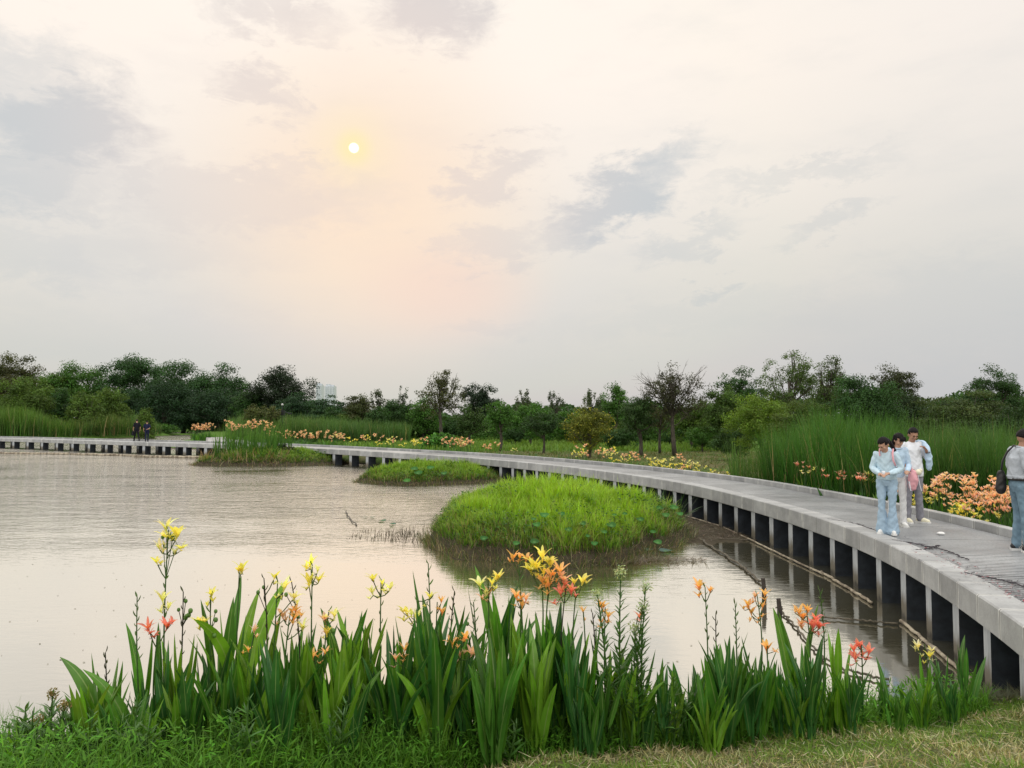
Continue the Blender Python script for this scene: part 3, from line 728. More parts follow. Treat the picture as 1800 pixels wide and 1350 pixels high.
# ferny tufts and dark sprigs on the left shallow tip of the big island
g = G(); n = 420; x = U(-3.9, -2.0, n); y = 18.3 + U(-.8, .9, n) + (x + 2) * -.3
ribbons(g, np.stack([x, y, np.full(n, -.01)], 1), U(0, 6.28, n), U(0, .8, n), U(0, 1.0, n), U(.05, .3, n) * np.clip((x + 4.3) / 2, .2, 1), .012, p_blade, 3, None, vary((.07, .06, .04), n, .4))
tag(g.build('water_weeds', M['grass']), 'sparse dark water weeds sticking up off the left tip of the largest island', 'water weeds', kind='stuff')

# ------------------------------------------------------------------ trees
def tree(label, px, top, wpx, D, col, kind='bushy', bare=.0, base=None, crown_b=.16, dens=1.0, name='tree', cat='tree', lean=0, group=None, ls=1.0):
    bx = X_at(px, D); zb = float(hz(bx, D)[0]) if base is None else base
    Ht = max(Z_at(top, D) - zb, .8); Wt = wpx / F * D
    t = empty(name, (bx, D, zb)); tag(t, label, cat, group)
    lw = 3.0 * D / F * ls; lw = max(lw, .085)
    c0 = Ht * crown_b; ch = Ht - c0
    nk = {'bushy': 100, 'dense': 150, 'open': 120, 'feather': 34, 'layer': 100}[kind]
    K = []
    while len(K) < nk:
        p = rng.normal(0, 1, 3); p /= np.linalg.norm(p)
        rr = {'bushy': U(.45, .95), 'dense': U(.7, .98), 'open': U(.35, 1.0), 'feather': U(.3, 1.0), 'layer': U(.5, 1.0)}[kind]
        if kind == 'layer' and p[2] < -.75: continue
        q = p * rr
        if kind == 'dense': q[2] = abs(q[2]) * 2 - 1 if U(0, 1) < .75 else q[2]; q[:2] *= min(1, 1.25 / (np.linalg.norm(q[:2]) + .25)) * (1.0 if q[2] < 0 else .97)
        K.append(q)
    K = np.array(K)
    if kind in ('bushy', 'dense', 'layer'): K[::3] *= .62
    ctrz = c0 + ch * .5
    fx = 1 + .14 * np.sin(np.arctan2(K[:, 1], K[:, 0]) * 2 + px)
    Kp = np.column_stack([K[:, 0] * Wt * .50 * fx, K[:, 1] * Wt * .40 * fx, ctrz + K[:, 2] * ch * .45])
    if kind == 'feather': Kp[:, 0] *= .8 + .3 * (Kp[:, 2] / Ht < .6)
    if kind == 'open': Kp[:, 2] += .06 * ch * np.sin(K[:, 0] * 5 + px)
    sig = {'bushy': .10, 'dense': .10, 'open': .085, 'feather': .08, 'layer': .11}[kind] * (Wt * .5 + ch * .5)
    per = {'bushy': 150, 'dense': 170, 'open': 70, 'feather': 60, 'layer': 130}[kind]
    area = (Wt * ch) / (lw * lw * .55)
    Wsc = 1; per = int(np.clip(area * {'bushy': 8.0, 'dense': 10.0, 'open': 1.9, 'feather': 2.4, 'layer': 8}[kind] / nk, 12, 420) * dens)
    C = []; cc = []; ON = []
    for kq in Kp:
        n = int(per * U(.6, 1.3)); r = rng.normal(0, 1, (n, 3)); r /= np.linalg.norm(r, axis=1)[:, None]
        rad = U(.05, 1, n)[:, None] ** .55 * sig * 1.12 * U(.7, 1.25)
        sc3 = {'layer': (1.5, 1.5, .4), 'feather': (.7, .7, 1.5)}.get(kind, (1.1, 1.1, .8))
        C.append(kq + r * rad * np.array(sc3)); b_ = U(.68, 1.35); ON.append(r)
        cc.append(vary(np.array(col) * b_ * (1, U(.95, 1.05), 1), n, .25, .10))
    C = np.vstack(C); cc = np.vstack(cc); C[:, 2] = np.maximum(C[:, 2], .05)
    g = G(); leaves(g, C, lw, cc, out=np.vstack(ON)); g.build('crown', M['foliage'], t)
    # trunk and limbs
    g = G(); r0 = max(.035 * Ht, .05) * (.8 if kind in ('open', 'feather') else 1)
    tt = np.linspace(0, 1, 6); wob = Wt * .02
    th = c0 + ch * (.55 if kind in ('open', 'feather') else .35)
    TP = np.column_stack([np.sin(tt * 4 + px) * wob + lean * tt, np.cos(tt * 3 + px) * wob, tt * th - .05])
    g.tube(TP, r0 * (1 - .6 * tt), 7)
    sel = rng.permutation(nk)[:(24 if kind in ('open', 'feather') else 12)]
    for j in sel:
        f0 = U(.45, .98); st = TP[0] + (TP[-1] - TP[0]) * f0
        st = np.array([np.interp(f0, tt, TP[:, k_]) for k_ in range(3)]); e = Kp[j]; mid = (st + e) / 2 + np.array([0, 0, -.06 * ch]) + rng.normal(0, .03 * Wt, 3)
        q = np.linspace(0, 1, 6)[:, None]; B = st * (1-q)**2 + 2*mid*q*(1-q) + e*q**2
        g.tube(B, r0 * (.26 if kind in ('open', 'feather') else .36) * (1 - .82 * q[:, 0]), 5)
        if kind == 'open':
            for _ in range(3):
                e2 = e + rng.normal(0, .09 * Wt, 3) * (1, 1, .7) + (0, 0, .05 * ch); g.tube([B[3], (B[4] + e2) / 2, e2], [r0*.14, r0*.09, r0*.04], 4, cap=False)
    def twig(st, e, r, depth):
        st = np.array(st); e = np.array(e); m1 = st*.6 + e*.4 + rng.normal(0, .05, 3)*np.linalg.norm(e - st); m2 = st*.25 + e*.75 + rng.normal(0, .05, 3)*np.linalg.norm(e - st)
        g.tube([st, m1, m2, e], [r, r*.75, r*.5, r*.22], 4, cap=False)
        if depth:
            for q in (m1, m2, m2):
                d_ = (e - st)*U(.25, .45); twig(q, q + d_ + rng.normal(0, .28, 3)*np.linalg.norm(d_), r*.45, depth - 1)
    for _ in range(int(bare)):
        a = U(0, 6.28); e = np.array([math.cos(a) * Wt * .42, math.sin(a) * Wt * .36, Ht * U(.72, .94)]); twig(TP[U(0, 1) > .5 and 4 or 3], e, r0*.22, 2)
    g.build('trunk', M['bark'], t, True)
    return t
DK = (.036, .086, .020); MD = (.062, .150, .022); OL = (.080, .140, .022); BR = (.066, .074, .024); LT = (.135, .225, .024); BL = (.034, .088, .022)
T = tree
T('brownish green tree at the far left edge behind the round bush', 18, 612, 130, 152, BR, 'bushy')
T('green tree behind the bushes left of the biggest crown', 128, 632, 150, 150, MD, 'bushy', crown_b=.12)
T('green tree closing the gap behind the left bushes', 75, 650, 110, 146, OL, 'bushy', crown_b=.1)
T('large round olive bush at the left edge above the reeds', 38, 657, 112, 112, OL, 'dense', crown_b=.02, name='bush', cat='bush')
T('dark rounded bush just right of the large olive bush', 103, 676, 60, 118, DK, 'dense', crown_b=.02, name='bush', cat='bush')
T('rounded olive bush, lower of the two twin bushes above the left reeds', 148, 684, 76, 112, OL, 'dense', crown_b=.02, name='bush', cat='bush')
T('rounded olive bush, upper right one of the twin bushes above the left reeds', 189, 677, 78, 120, OL, 'dense', crown_b=.02, name='bush', cat='bush')
T('tallest huge dark green domed tree on the left', 240, 611, 150, 152, BL, 'dense', crown_b=.02)
T('broad dark green domed tree right of the tallest dome', 325, 628, 150, 150, BL, 'dense', crown_b=.02)
T('dark green domed tree sloping down at the right end of the left wood', 392, 634, 110, 148, BL, 'dense', crown_b=.02)
T('low dark green tree in front of the domed trees, above the white channel', 290, 665, 160, 142, (.024, .058, .022), 'dense', crown_b=.02)
T('low dark green tree at the right foot of the domed trees', 385, 675, 130, 140, (.024, .056, .022), 'dense', crown_b=.02)
T('low dark green tree behind the reeds left of the two walkers', 215, 690, 110, 144, (.022, .05, .02), 'dense', crown_b=.02)
T('small round bush behind the two walkers in black', 255, 709, 36, 112, OL, 'dense', crown_b=.02, name='bush', cat='bush')
T('nearly black green broad tree standing left of the distant towers', 492, 637, 125, 128, (.020, .034, .016), 'bushy', crown_b=.12)
T('dark tree behind the small yellowish tree near the lamp post', 440, 665, 70, 128, DK, 'bushy', crown_b=.05)
T('dark green layered tree right of the lamp post', 520, 684, 82, 104, (.030, .07, .03), 'layer', crown_b=.12)
T('dark green layered tree below the distant towers', 575, 692, 74, 102, (.030, .07, .028), 'layer', crown_b=.12)
T('small yellowish green two-stemmed tree beside the lamp post', 450, 706, 52, 80, (.085, .105, .028), 'bushy', crown_b=.25)
T('little yellowish green tree crowding the lamp post', 480, 708, 30, 79, (.085, .100, .03), 'bushy', crown_b=.3)
T('small dark round tree right of the layered trees', 580, 713, 42, 88, DK, 'dense', crown_b=.05)
T('olive tree right of the distant towers', 632, 682, 66, 92, (.062, .078, .024), 'bushy', crown_b=.10)
T('grey green feathery treetop behind the olive tree', 668, 672, 42, 110, (.07, .085, .05), 'feather')
T('grey green feathery treetop left of the tall open tree', 706, 674, 34, 112, (.06, .08, .045), 'feather')
T('dark green tree in the middle of the far row', 700, 697, 80, 84, DK, 'bushy', crown_b=.10)
T('dark green tree left of the tall open tree', 665, 712, 54, 80, DK, 'bushy', crown_b=.05)
T('tall open tree with thin forked trunk left of centre', 774, 646, 78, 74, BR, 'open', crown_b=.28, dens=1.9)
T('mid green tree filling in under the tall open tree', 745, 690, 70, 82, MD, 'bushy', crown_b=.05)
T('almost black bushy tree right of the tall open tree', 848, 666, 82, 108, (.020, .038, .018), 'bushy', crown_b=.1)
T('round mid green tree below the almost black tree', 826, 704, 62, 64, (.05, .095, .022), 'bushy', crown_b=.14)
T('green tree with short grey trunk left of the small umbrella tree', 880, 698, 60, 57, MD, 'bushy', crown_b=.30)
T('small umbrella shaped tree with black trunk on the lawn', 955, 722, 82, 53, (.035, .075, .02), 'bushy', crown_b=.38)
T('mid green tree behind the small umbrella tree', 932, 697, 74, 66, MD, 'bushy', crown_b=.1)
T('pale feathery treetop above the green tree with grey trunk', 922, 682, 52, 95, (.075, .095, .05), 'feather')
T('pale feathery treetop left of the yellow tree', 978, 680, 46, 92, (.065, .09, .045), 'feather')
T('pale feathery treetop behind the yellow tree', 1040, 672, 56, 88, (.07, .095, .04), 'feather')
T('pointed dark green tree behind and right of the yellow tree', 1082, 661, 44, 70, MD, 'bushy', crown_b=.12)
ty = T('round tree hung with yellow leaves in the middle of the lawn edge', 1036, 702, 100, 48, (.13, .15, .02), 'bushy', crown_b=.10, dens=.7)
g = G(); n = 260; a = rng.normal(0, 1, (n, 3)); a /= np.linalg.norm(a, axis=1)[:, None]
C_ = np.column_stack([a[:, 0]*1.65, a[:, 1]*1.5, 1.9 + a[:, 2]*1.25]); leaves(g, C_, .12, vary((.46, .42, .04), n), up=-.2, aspect=.4)
g.build('yellow_leaves', M['foliage'], ty)
T('green tree with upright grey trunk left of the tall half bare tree', 1125, 684, 82, 50, (.042, .085, .022), 'bushy', crown_b=.28)
T('tall half bare tree with dark trunk in the middle right', 1184, 638, 120, 50, (.05, .055, .024), 'open', bare=16, crown_b=.32, dens=1.5)
T('slim second trunk tree just left of the tall half bare tree', 1160, 700, 60, 53, BR, 'open', crown_b=.35, dens=1.4)
T('mid green tree behind the tall half bare tree', 1215, 695, 90, 62, OL, 'bushy', crown_b=.1)
T('light green tree right of the tall half bare tree', 1272, 672, 96, 56, (.065, .12, .022), 'bushy', crown_b=.10)
T('dark treetop behind the light green trees', 1302, 640, 80, 84, DK, 'bushy', crown_b=.2)
T('tall pale green open tree with sky showing through', 1388, 610, 104, 47, (.075, .125, .03), 'open', crown_b=.34, dens=1.9)
T('second pale green open tree right of the tallest open one', 1458, 622, 76, 50, (.07, .11, .03), 'open', crown_b=.34, dens=2.0)
T('yellow green bushy tree above the left part of the tall reeds', 1340, 680, 120, 40, LT, 'bushy', crown_b=.06)
T('olive green bushy tree above the middle of the tall reeds', 1415, 690, 110, 36, (.075, .115, .022), 'bushy', crown_b=.06)
T('dark green dome shaped tree behind the tall reeds', 1515, 645, 150, 36, (.034, .085, .020), 'dense', crown_b=.06)
T('brownish dark treetop rising right of the dark dome', 1574, 628, 92, 46, (.045, .055, .02), 'bushy', crown_b=.2, dens=.8)
T('dark green tree behind the three visitors', 1600, 672, 90, 40, (.028, .055, .018), 'bushy', crown_b=.05)
T('drooping olive green tree behind the reeds on the right', 1685, 674, 150, 33, (.06, .092, .026), 'layer', crown_b=.05)
T('dark open tree at the right edge with gaps of sky', 1748, 638, 132, 42, DK, 'open', crown_b=.2, dens=3.4)
T('low dark green bush at the right edge behind the reeds', 1780, 705, 120, 30, (.03, .06, .018), 'bushy', crown_b=.03)
T('low green bush between the lawn and the tall reeds', 1290, 735, 90, 44, (.04, .085, .02), 'bushy', crown_b=.02, name='bush', cat='bush')
T('low mid green bush behind the half bare tree', 1235, 745, 70, 56, MD, 'bushy', crown_b=.02, name='bush', cat='bush')
T('dark green low bush at the back of the lawn', 1090, 745, 90, 60, DK, 'bushy', crown_b=.02, name='bush', cat='bush')
T('dark low bush behind the lawn left of the umbrella tree', 905, 742, 60, 70, DK, 'bushy', crown_b=.02, name='bush', cat='bush')
T('dark low bush behind the middle reeds', 640, 738, 80, 88, DK, 'bushy', crown_b=.02, name='bush', cat='bush')
T('dark low bush under the tall open tree', 760, 742, 90, 84, DK, 'bushy', crown_b=.02, name='bush', cat='bush')
T('green tree filling the back behind the drooping olive tree', 1650, 690, 130, 44, (.035, .06, .02), 'bushy', crown_b=.03)
T('green tree standing behind the round mid green tree', 1000, 715, 70, 72, MD, 'bushy', crown_b=.05)
tree('broad leafed bright green bush spreading on the lawn behind the flowers', 772, 759, 74, 60, (.075, .20, .03), 'dense', crown_b=.02, name='bush', cat='bush', ls=1.9)
tree('low bright green mound of shrubs at the water behind the walkers', 290, 744, 46, 132, (.07, .16, .03), 'dense', crown_b=.02, name='bush', cat='bush')
for px, top, w_, D, c_, where in ((612, 722, 80, 92, OL, 'behind the darker middle reeds'), (690, 728, 90, 88, DK, 'under the middle dark tree'), (735, 730, 70, 86, MD, 'left of the tall open tree foot'), (800, 726, 90, 84, DK, 'right of the tall open tree foot'),
        (858, 728, 80, 80, MD, 'under the almost black tree'), (920, 730, 90, 78, DK, 'left of the umbrella tree trunk'), (985, 728, 80, 76, MD, 'between the umbrella tree and the yellow tree'), (1030, 726, 70, 74, DK, 'behind the yellow tree'),
        (1068, 728, 80, 72, OL, 'right of the yellow tree'), (1112, 730, 80, 74, DK, 'behind the upright grey trunk'), (1155, 728, 80, 72, MD, 'left of the half bare tree trunk'), (1200, 730, 80, 70, DK, 'right of the half bare tree trunk'), (1250, 722, 90, 66, OL, 'at the right end of the lawn')):
    tree(('low dark bush ' if c_ is DK else 'low green bush ' if c_ is MD else 'low olive bush ') + where, px, top, w_, D, c_, 'dense', crown_b=.01, name='bush', cat='bush')
# low dark wood behind everything
g = G(); C_ = []; 
n = 52000; x = U(-.78, .80, n); Dw = U(165, 215, n); ztop = np.interp(x, [-.7, -.35, -.28, .1, .3, .7], [8.2, 8.2, 4.4, 5.0, 7.0, 9.0]) + .9*np.sin(x*19) + .8*np.sin(x*43 + 1) + .5*np.sin(x*111)
C_ = np.column_stack([x*Dw, Dw, .5 + (ztop)*U(0, 1, n)**.7]); leaves(g, C_, 1.0, vary(DK, n, .4))
tag(g.build('far_woodland', M['foliage']), 'low dark band of far woodland seen between the trees', 'woodland', kind='stuff')

# ------------------------------------------------------------------ reeds and tall grass
def reeds(label, n, region, hfun, wd, col, tip, name='reeds', lean=.18, rows=5, dead=.06):
    g = G(); x, y = region(n); k = np.maximum(sdf(np.stack([x, y], 1), L1), sdf(np.stack([x, y], 1), L2)) > .75; x, y = x[k], y[k]; z = hz(x, y); z = np.maximum(z, -.1); H = hfun(x, y) * U(.60, 1.12, len(x)) * (1 + .10*np.sin(x*3.7 + 2*np.sin(y*1.3)) + .06*np.sin(x*9 + y)); m_ = len(x)
    c = vary(np.array(col)*.82, m_, .4, .12) * (1 + .28*np.sin(x*2.9 + y*1.1 + 1.5*np.sin(y*2))[:, None]); dd = U(0, 1, m_) < dead; c[dd] = vary((.30, .24, .11), dd.sum(), .3)
    clump = .35*np.sin(x*2.1 + y) ; az = U(0, 6.28, m_)
    ribbons(g, np.stack([x, y, z - .05], 1), az, U(0, lean, m_) + abs(clump)*.15, U(0, .55, m_), H, wd*U(.6, 1.3, m_), p_blade, rows, None, c, U(-.8, .8, m_), tipcol=tip)
    return tag(g.build(name, M['grass']), label, 'reeds', kind='stuff')
def band(pxa, pxb, Da, Db):
    def f(n):
        D = U(Da, Db, n); px = U(pxa, pxb, n); return (px - 900) / F * D, D
    return f
def topz(pxs, tops):
    return lambda x, y: np.maximum(CAMZ - (np.interp(900 + x/y*F, pxs, tops) - 737)/F*y - .25, .5)
reeds('tall green reed bed behind the kerb left of the three visitors', 9000, band(1345, 1580, 17.5, 26), topz([1330,1380,1440,1490,1540,1590], [770,752,736,734,748,760]), .021, (.042,.135,.015), (.075,.19,.03))
reeds('tall green reed bed between the visitors and the man with the black bag', 8000, band(1570, 1800, 17.5, 23), topz([1570,1640,1700,1760,1800], [762,756,764,760,772]), .020, (.045,.13,.018), (.085,.18,.04))
reeds('thin tuft of green reeds at the left end of the tall reed bed', 420, band(1285, 1350, 24.5, 27), topz([1285,1300,1320,1350], [775,765,790,770]), .017, (.07,.16,.03), (.12,.22,.05))
reeds('bright green reeds along the far left shore behind the boardwalk', 7000, band(-60, 130, 98, 112), topz([-60,10,60,90,130], [722,716,722,740,742]), .085, (.065,.15,.02), (.12,.23,.04))
reeds('green reeds with brown bases left of the two walkers', 6000, band(120, 236, 106, 128), topz([120,160,200,236], [745,737,728,742]), .085, (.065,.14,.022), (.13,.20,.05), dead=.12)
reeds('tall green grass behind the two walkers', 2600, band(225, 285, 118, 136), topz([225,285], [728,748]), .09, (.06,.14,.03), (.12,.22,.06))
reeds('green reeds around the lamp post', 7000, band(405, 600, 78, 92), topz([405,450,520,600], [738,732,735,740]), .065, (.07,.15,.03), (.12,.22,.06))
reeds('darker green reeds in the middle distance right of the lamp post', 6000, band(570, 720, 72, 88), topz([570,640,720], [740,742,745]), .06, (.05,.12,.025), (.10,.2,.05))
g = G(); x, y, z, d = I3.sample(900, .8); k = x < -14.3; x, y, z = x[k], y[k], z[k]; m_ = len(x)
ribbons(g, np.stack([x, y, z], 1), U(0, 6.28, m_), U(0, .12, m_), U(0, .35, m_), U(1.0, 2.3, m_), .04, p_blade, 5, None, vary((.055,.14,.02), m_), U(-.8,.8,m_), tipcol=(.12,.24,.04))
tag(g.build('reeds', M['grass']), 'tall reeds standing on the left half of the farthest island', 'reeds', kind='stuff')
g = G(); x, y, z, d = I3.sample(1500, 1.0); k = (x < -13.5) & (y < 48) & (d > .6); x, y, z = x[k], y[k], z[k]; m_ = len(x)
ribbons(g, np.stack([x, y, np.maximum(z, 0) + .1], 1), U(0, 6.28, m_), U(.2, 2.2, m_), U(.2, .9, m_), U(.4, .9, m_), .04, p_blade, 4, None, vary((.26,.2,.1), m_, .4))
tag(g.build('dead_reeds', M['grass']), 'drooping dead tan reed leaves at the front of the farthest island', 'dead reeds', kind='stuff')
tree('dark rounded shrub on top of the farthest island', 493, 778, 62, 48.5, (.028, .045, .015), 'dense', crown_b=.02, base=.45, name='bush', cat='bush')
# meadow behind the lawn and beyond
g = G(); n = 22000; Dm = U(56, 95, n); x = (U(560, 1320, n) - 900)/F*Dm; z = hz(x, Dm)
ribbons(g, np.stack([x, Dm, z], 1), U(0, 6.28, n), U(0, .5, n), U(0, .6, n), U(.15, .55, n), .09, p_blade, 2, None, vary((.12,.22,.035), n, .35), U(-.7,.7,n), tipcol=(.2,.32,.06))
tag(g.build('meadow_grass', M['grass']), 'bright green uncut grass strip below the far trees', 'grass', kind='stuff')
g = G(); n = 26000; Dm = U(20, 56, n)**1.0; x = (U(840, 1700, n) - 900)/F*Dm
so = sdf(np.stack([x, Dm], 1), L1); k = so > .6; x, Dm = x[k], Dm[k]; n = len(x); z = hz(x, Dm)
ribbons(g, np.stack([x, Dm, z], 1), U(0, 6.28, n), U(.2, 1.4, n), U(0, .6, n), U(.05, .16, n)*np.interp(Dm,[20,56],[1,1.8]), .02*np.interp(Dm,[20,56],[1,2.2]), p_blade, 2, None, np.where((U(0,1,n)<.5)[:,None], vary((.20,.19,.09), n, .35), vary((.09,.14,.03), n, .35)), U(-.7,.7,n))
tag(g.build('mown_grass', M['grass']), 'mown yellowish lawn behind the boardwalk under the trees', 'grass', kind='stuff')
# ------------------------------------------------------------------ cannas
YEL = (.93, .83, .24); PYEL = (.93, .88, .46); ORG = (.94, .55, .24); PEACH = (.90, .58, .47); PINK = (.92, .34, .32); RED = (.90, .28, .22); CRM = (.88, .80, .55)
LG = [(.055, .165, .018), (.080, .22, .018), (.034, .125, .024), (.14, .30, .022)]
def floret(g, p, az, tilt, size, col, npet=5, wide=1.0):
    """one canna bloom: narrow tube, three or four broad flaring petals, thin sepals"""
    col = np.array(col); p = np.array(p)
    d = np.array([math.sin(tilt)*math.cos(az), math.sin(tilt)*math.sin(az), math.cos(tilt)])
    e = p + d * size * .38
    g.tube([p, (p+e)/2, e], [size*.04, size*.05, size*.09], 5, np.append(col*np.array([.9, .95, .8]), 1), cap=False)
    n = npet; a = az + np.linspace(0, 2*math.pi, n, endpoint=False) + U(-.3, .3, n)
    ribbons(g, np.tile(p + d*size*.25, (n, 1)), a, tilt*.55 + U(.05, .35, n), U(.5, 1.5, n), size*U(.55, 1.05, n), size*U(.16, .30, n)*wide, p_petal, 5, .35, vary(col, n, .14, .08), U(-.3, .3, n))
    ribbons(g, np.tile(p + d*size*.1, (3, 1)), a[:3], tilt*.7 + U(-.1, .3, 3), U(-.2, .5, 3), size*U(.6, .8, 3), size*.07, p_petal, 3, None, vary(col*np.array([.8, .95, .6]), 3, .1), 0)
def stalk(g, base, top, r=.006, col=(.06, .13, .03), bend=.04, n=9):
    base = np.array(base, float); top = np.array(top, float); q = np.linspace(0, 1, n)[:, None]
    b = np.array([U(-bend, bend), U(-bend, bend), 0]); P = base*(1-q) + top*q + b*np.sin(q*math.pi)
    g.tube(P, np.linspace(r*1.25, r*.6, n), 6, (*col, 1), cap=False); return P
def buds(g, P, n, side=.02, size=.03, col=(.10, .20, .04), start=.55):
    """alternating buds and seed nodes up a flower stem"""
    m = len(P)
    for i in range(n):
        f = start + (1-start)*i/max(n-1, 1); q = f*(m-1); a = int(min(q, m-2)); p = P[a] + (P[a+1]-P[a])*(q-a)
        az = (i % 2)*math.pi + U(-.6, .6)
        ribbons(g, [p], az, U(.25, .7), U(-.3, .2), size*U(.7, 1.4), size*.30, p_petal, 3, .8, vary(col, 1, .3), U(-1, 1))
def pod(g, p, r, col=(.13, .26, .05)):
    g.ball(p, (r, r, r*1.15), 8, 6, (*col, 1))
def leafset(g, base, n, Hh, col=None, spread=.10, wmul=1.0, lmin=.5, up=1.0):
    base = np.array(base, float); c = np.array(LG[rng.integers(0, 4)]) if col is None else np.array(col)
    f = np.sort(U(0, 1, n)); az = np.cumsum(U(2.0, 4.0, n)); zb = f*Hh*.42
    L = Hh*U(.55, .78, n); L = np.minimum(L, (Hh*U(.88, 1.04, n) - zb)); L = np.maximum(L, Hh*.3)
    b = np.column_stack([base[0] + np.cos(az)*.012 + U(-spread, spread, n)*.4, base[1] + np.sin(az)*.012 + U(-spread, spread, n)*.3, base[2] + zb])
    ribbons(g, b, az, U(.03, .28, n)/up, U(-.05, .45, n)*np.where(U(0, 1, n) < .2, 2.2, 1)/up, L, wmul*L*U(.115, .18, n), p_leaf, 11, U(.15, .6), vary(c, n, .28, .10), U(-1.2, 1.2, n), basecol=c*1.15)
    # sheathing stem
    g.tube([base + (0, 0, -.05), base + (0, 0, Hh*.3), base + (0, 0, Hh*.55)], [.014, .011, .006], 6, (*(c*1.25), 1), cap=False)
def canna(px, D, leaf_top, flowers, label, ftop=None, nl=7, group=None, capsule=0, budn=0, lean=0, dark=False, lcol=None, nleafstem=1, wmul=1.0):
    x = X_at(px, D); z = float(hz(x, D)[0]); z = max(z, 0.0)
    t = empty('canna_plant', (x, D, z)); tag(t, label, 'canna', group)
    Hl = Z_at(leaf_top, D) - z
    g = G()
    for k in range(nleafstem): leafset(g, (U(-.07, .07)*(k > 0), U(-.07, .07)*(k > 0), 0), nl, Hl*(1 if k == 0 else U(.7, .95)), lcol, wmul=wmul)
    g.build('leaves', M['leaf'], t, True)
    if ftop is not None:
        Hf = Z_at(ftop, D) - z; g = G(); xo = lean/F*D
        sc = (.05, .045, .03) if dark else (.07, .15, .035)
        P = stalk(g, (0, 0, Hl*.3), (xo, 0, Hf*.97), .0065, sc)
        if budn: buds(g, P, budn, size=.045, col=(.09, .17, .04) if not dark else (.06, .06, .03))
        for i in range(capsule):
            p = P[-1] + np.array([U(-.06, .06), U(-.03, .03), -U(.03, .28)]); g.tube([P[-3], p], [.003, .003], 5, (*sc, 1), cap=False); pod(g, p, U(.013, .018))
        g.build('flower_stem', M['leaf'], t, True)
        for (dx, py, size, c) in flowers:
            p = np.array([xo + dx/F*D, U(-.02, .02), Z_at(py, D) - z - size*.35])
            pp = P[np.argmin(np.abs(P[:, 2] - (p[2] - size*.5)))]
            gf = G(); gf.tube([pp, (pp + p)/2 + (0, 0, -.01), p], [.0045, .004, .004], 5, (.10, .17, .05, 1), cap=False)
            floret(gf, p, 0 if dx > 0 else math.pi, min(.9, .12 + abs(dx)*.025), size*.82, c)
            for _ in range(2 if size > .105 else 1):
                q_ = p + np.array([U(-.05, .05), U(-.03, .03), U(-.07, .04)]); gf.tube([p, (p + q_)/2, q_], .003, 4, (.12, .18, .05, 1), cap=False); floret(gf, q_, U(0, 6.28), U(.3, 1.3), size*U(.4, .65), np.array(c)*U(.85, 1.05), 4)
            gf.build('bloom', M['petal'], t, True)
    return t
c = canna
c(300, 5.75, 1085, [(-4,925,.17,PYEL),(14,935,.17,YEL),(-14,958,.12,CRM),(12,968,.09,CRM),(-18,985,.10,YEL),(-5,1050,.14,PYEL)], 'tallest canna with pale yellow blooms at the top, standing alone left', 918, capsule=3, budn=10, nl=5)
c(322, 5.8, 1110, [], 'dark stemmed canna seed head with round green pods beside the tallest yellow canna', 1030, capsule=6, budn=8, dark=True, lean=6)
c(285, 5.55, 1120, [(-14,1100,.13,RED),(12,1098,.14,RED)], 'canna with two coral red blooms low on the left', 1108, nl=6, budn=0)
c(262, 5.6, 1100, [], 'thin leaning bud stem left of the coral red blooms', 1040, budn=14, nl=3, lean=-14)
c(205, 5.7, 1200, [], 'short bare bud stem at the left end of the canna row', 1140, budn=9, nl=4, lean=-10, dark=True)
c(375, 5.7, 1125, [(2,1042,.13,YEL),(-17,1090,.13,YEL)], 'canna with two small yellow blooms and green pods left of the tall spear leaf', 1040, capsule=4, budn=5)
c(398, 5.9, 1014, [], 'canna with a tall narrow dark leaf leaning left', None, nl=6, wmul=.9)
c(425, 5.95, 1002, [(2,998,.14,YEL)], 'canna with a broad spear leaf topped by a yellow bloom', 994, nl=6, wmul=1.25)
c(468, 5.85, 1075, [(16,1012,.10,YEL)], 'slim canna stem with pods and one small yellow bloom', 1006, capsule=2, budn=6, dark=True)
c(482, 5.75, 1130, [(10,1028,.15,PYEL),(25,1045,.13,PYEL)], 'canna with drooping pale yellow blooms', 1010, budn=4, lean=10)
c(452, 5.6, 1150, [(0,1108,.10,PEACH),(-8,1140,.08,ORG)], 'canna with small peach blooms among the leaves left of centre', 1105, nl=6)
c(552, 6.0, 1090, [(-3,990,.14,YEL),(8,1000,.10,PYEL),(-4,1020,.13,YEL),(9,1018,.11,YEL)], 'canna with four upright yellow blooms left of centre', 982, budn=4)
c(528, 5.9, 1085, [], 'dark leaning seed stem left of the four upright yellow blooms', 1012, capsule=2, budn=8, dark=True, lean=-12)
c(515, 5.75, 1105, [(-12,1080,.12,PEACH),(4,1085,.13,ORG),(18,1098,.12,PYEL),(8,1070,.10,ORG)], 'canna with a loose orange and yellow bloom cluster', 1066, budn=3)
c(582, 5.8, 1110, [(-6,1088,.13,PEACH),(8,1078,.13,PYEL),(-2,1110,.11,YEL)], 'canna with a peach and yellow cluster right of the orange one', 1064, budn=5, capsule=1)
c(556, 5.5, 1165, [(0,1152,.10,ORG),(18,1145,.08,ORG)], 'canna with small orange blooms low between the clusters', 1140, nl=5)
c(612, 6.0, 1062, [], 'leafy canna with a curved dark spear leaf left of centre', None, nl=8)
c(640, 6.0, 1062, [], 'leafy canna with a narrow upright leaf in the gap left of centre', None, nl=6)
c(672, 6.1, 1080, [(-12,1014,.12,YEL),(14,1030,.12,PYEL),(-14,1038,.12,PYEL),(2,1024,.09,YEL)], 'canna with four ragged yellow blooms before the open water', 1008, budn=8)
c(735, 6.0, 1062, [(-15,1075,.13,YEL),(0,1082,.13,PYEL),(20,1045,.10,YEL)], 'canna with lemon blooms nestled among leaf tips', 1048, budn=4)
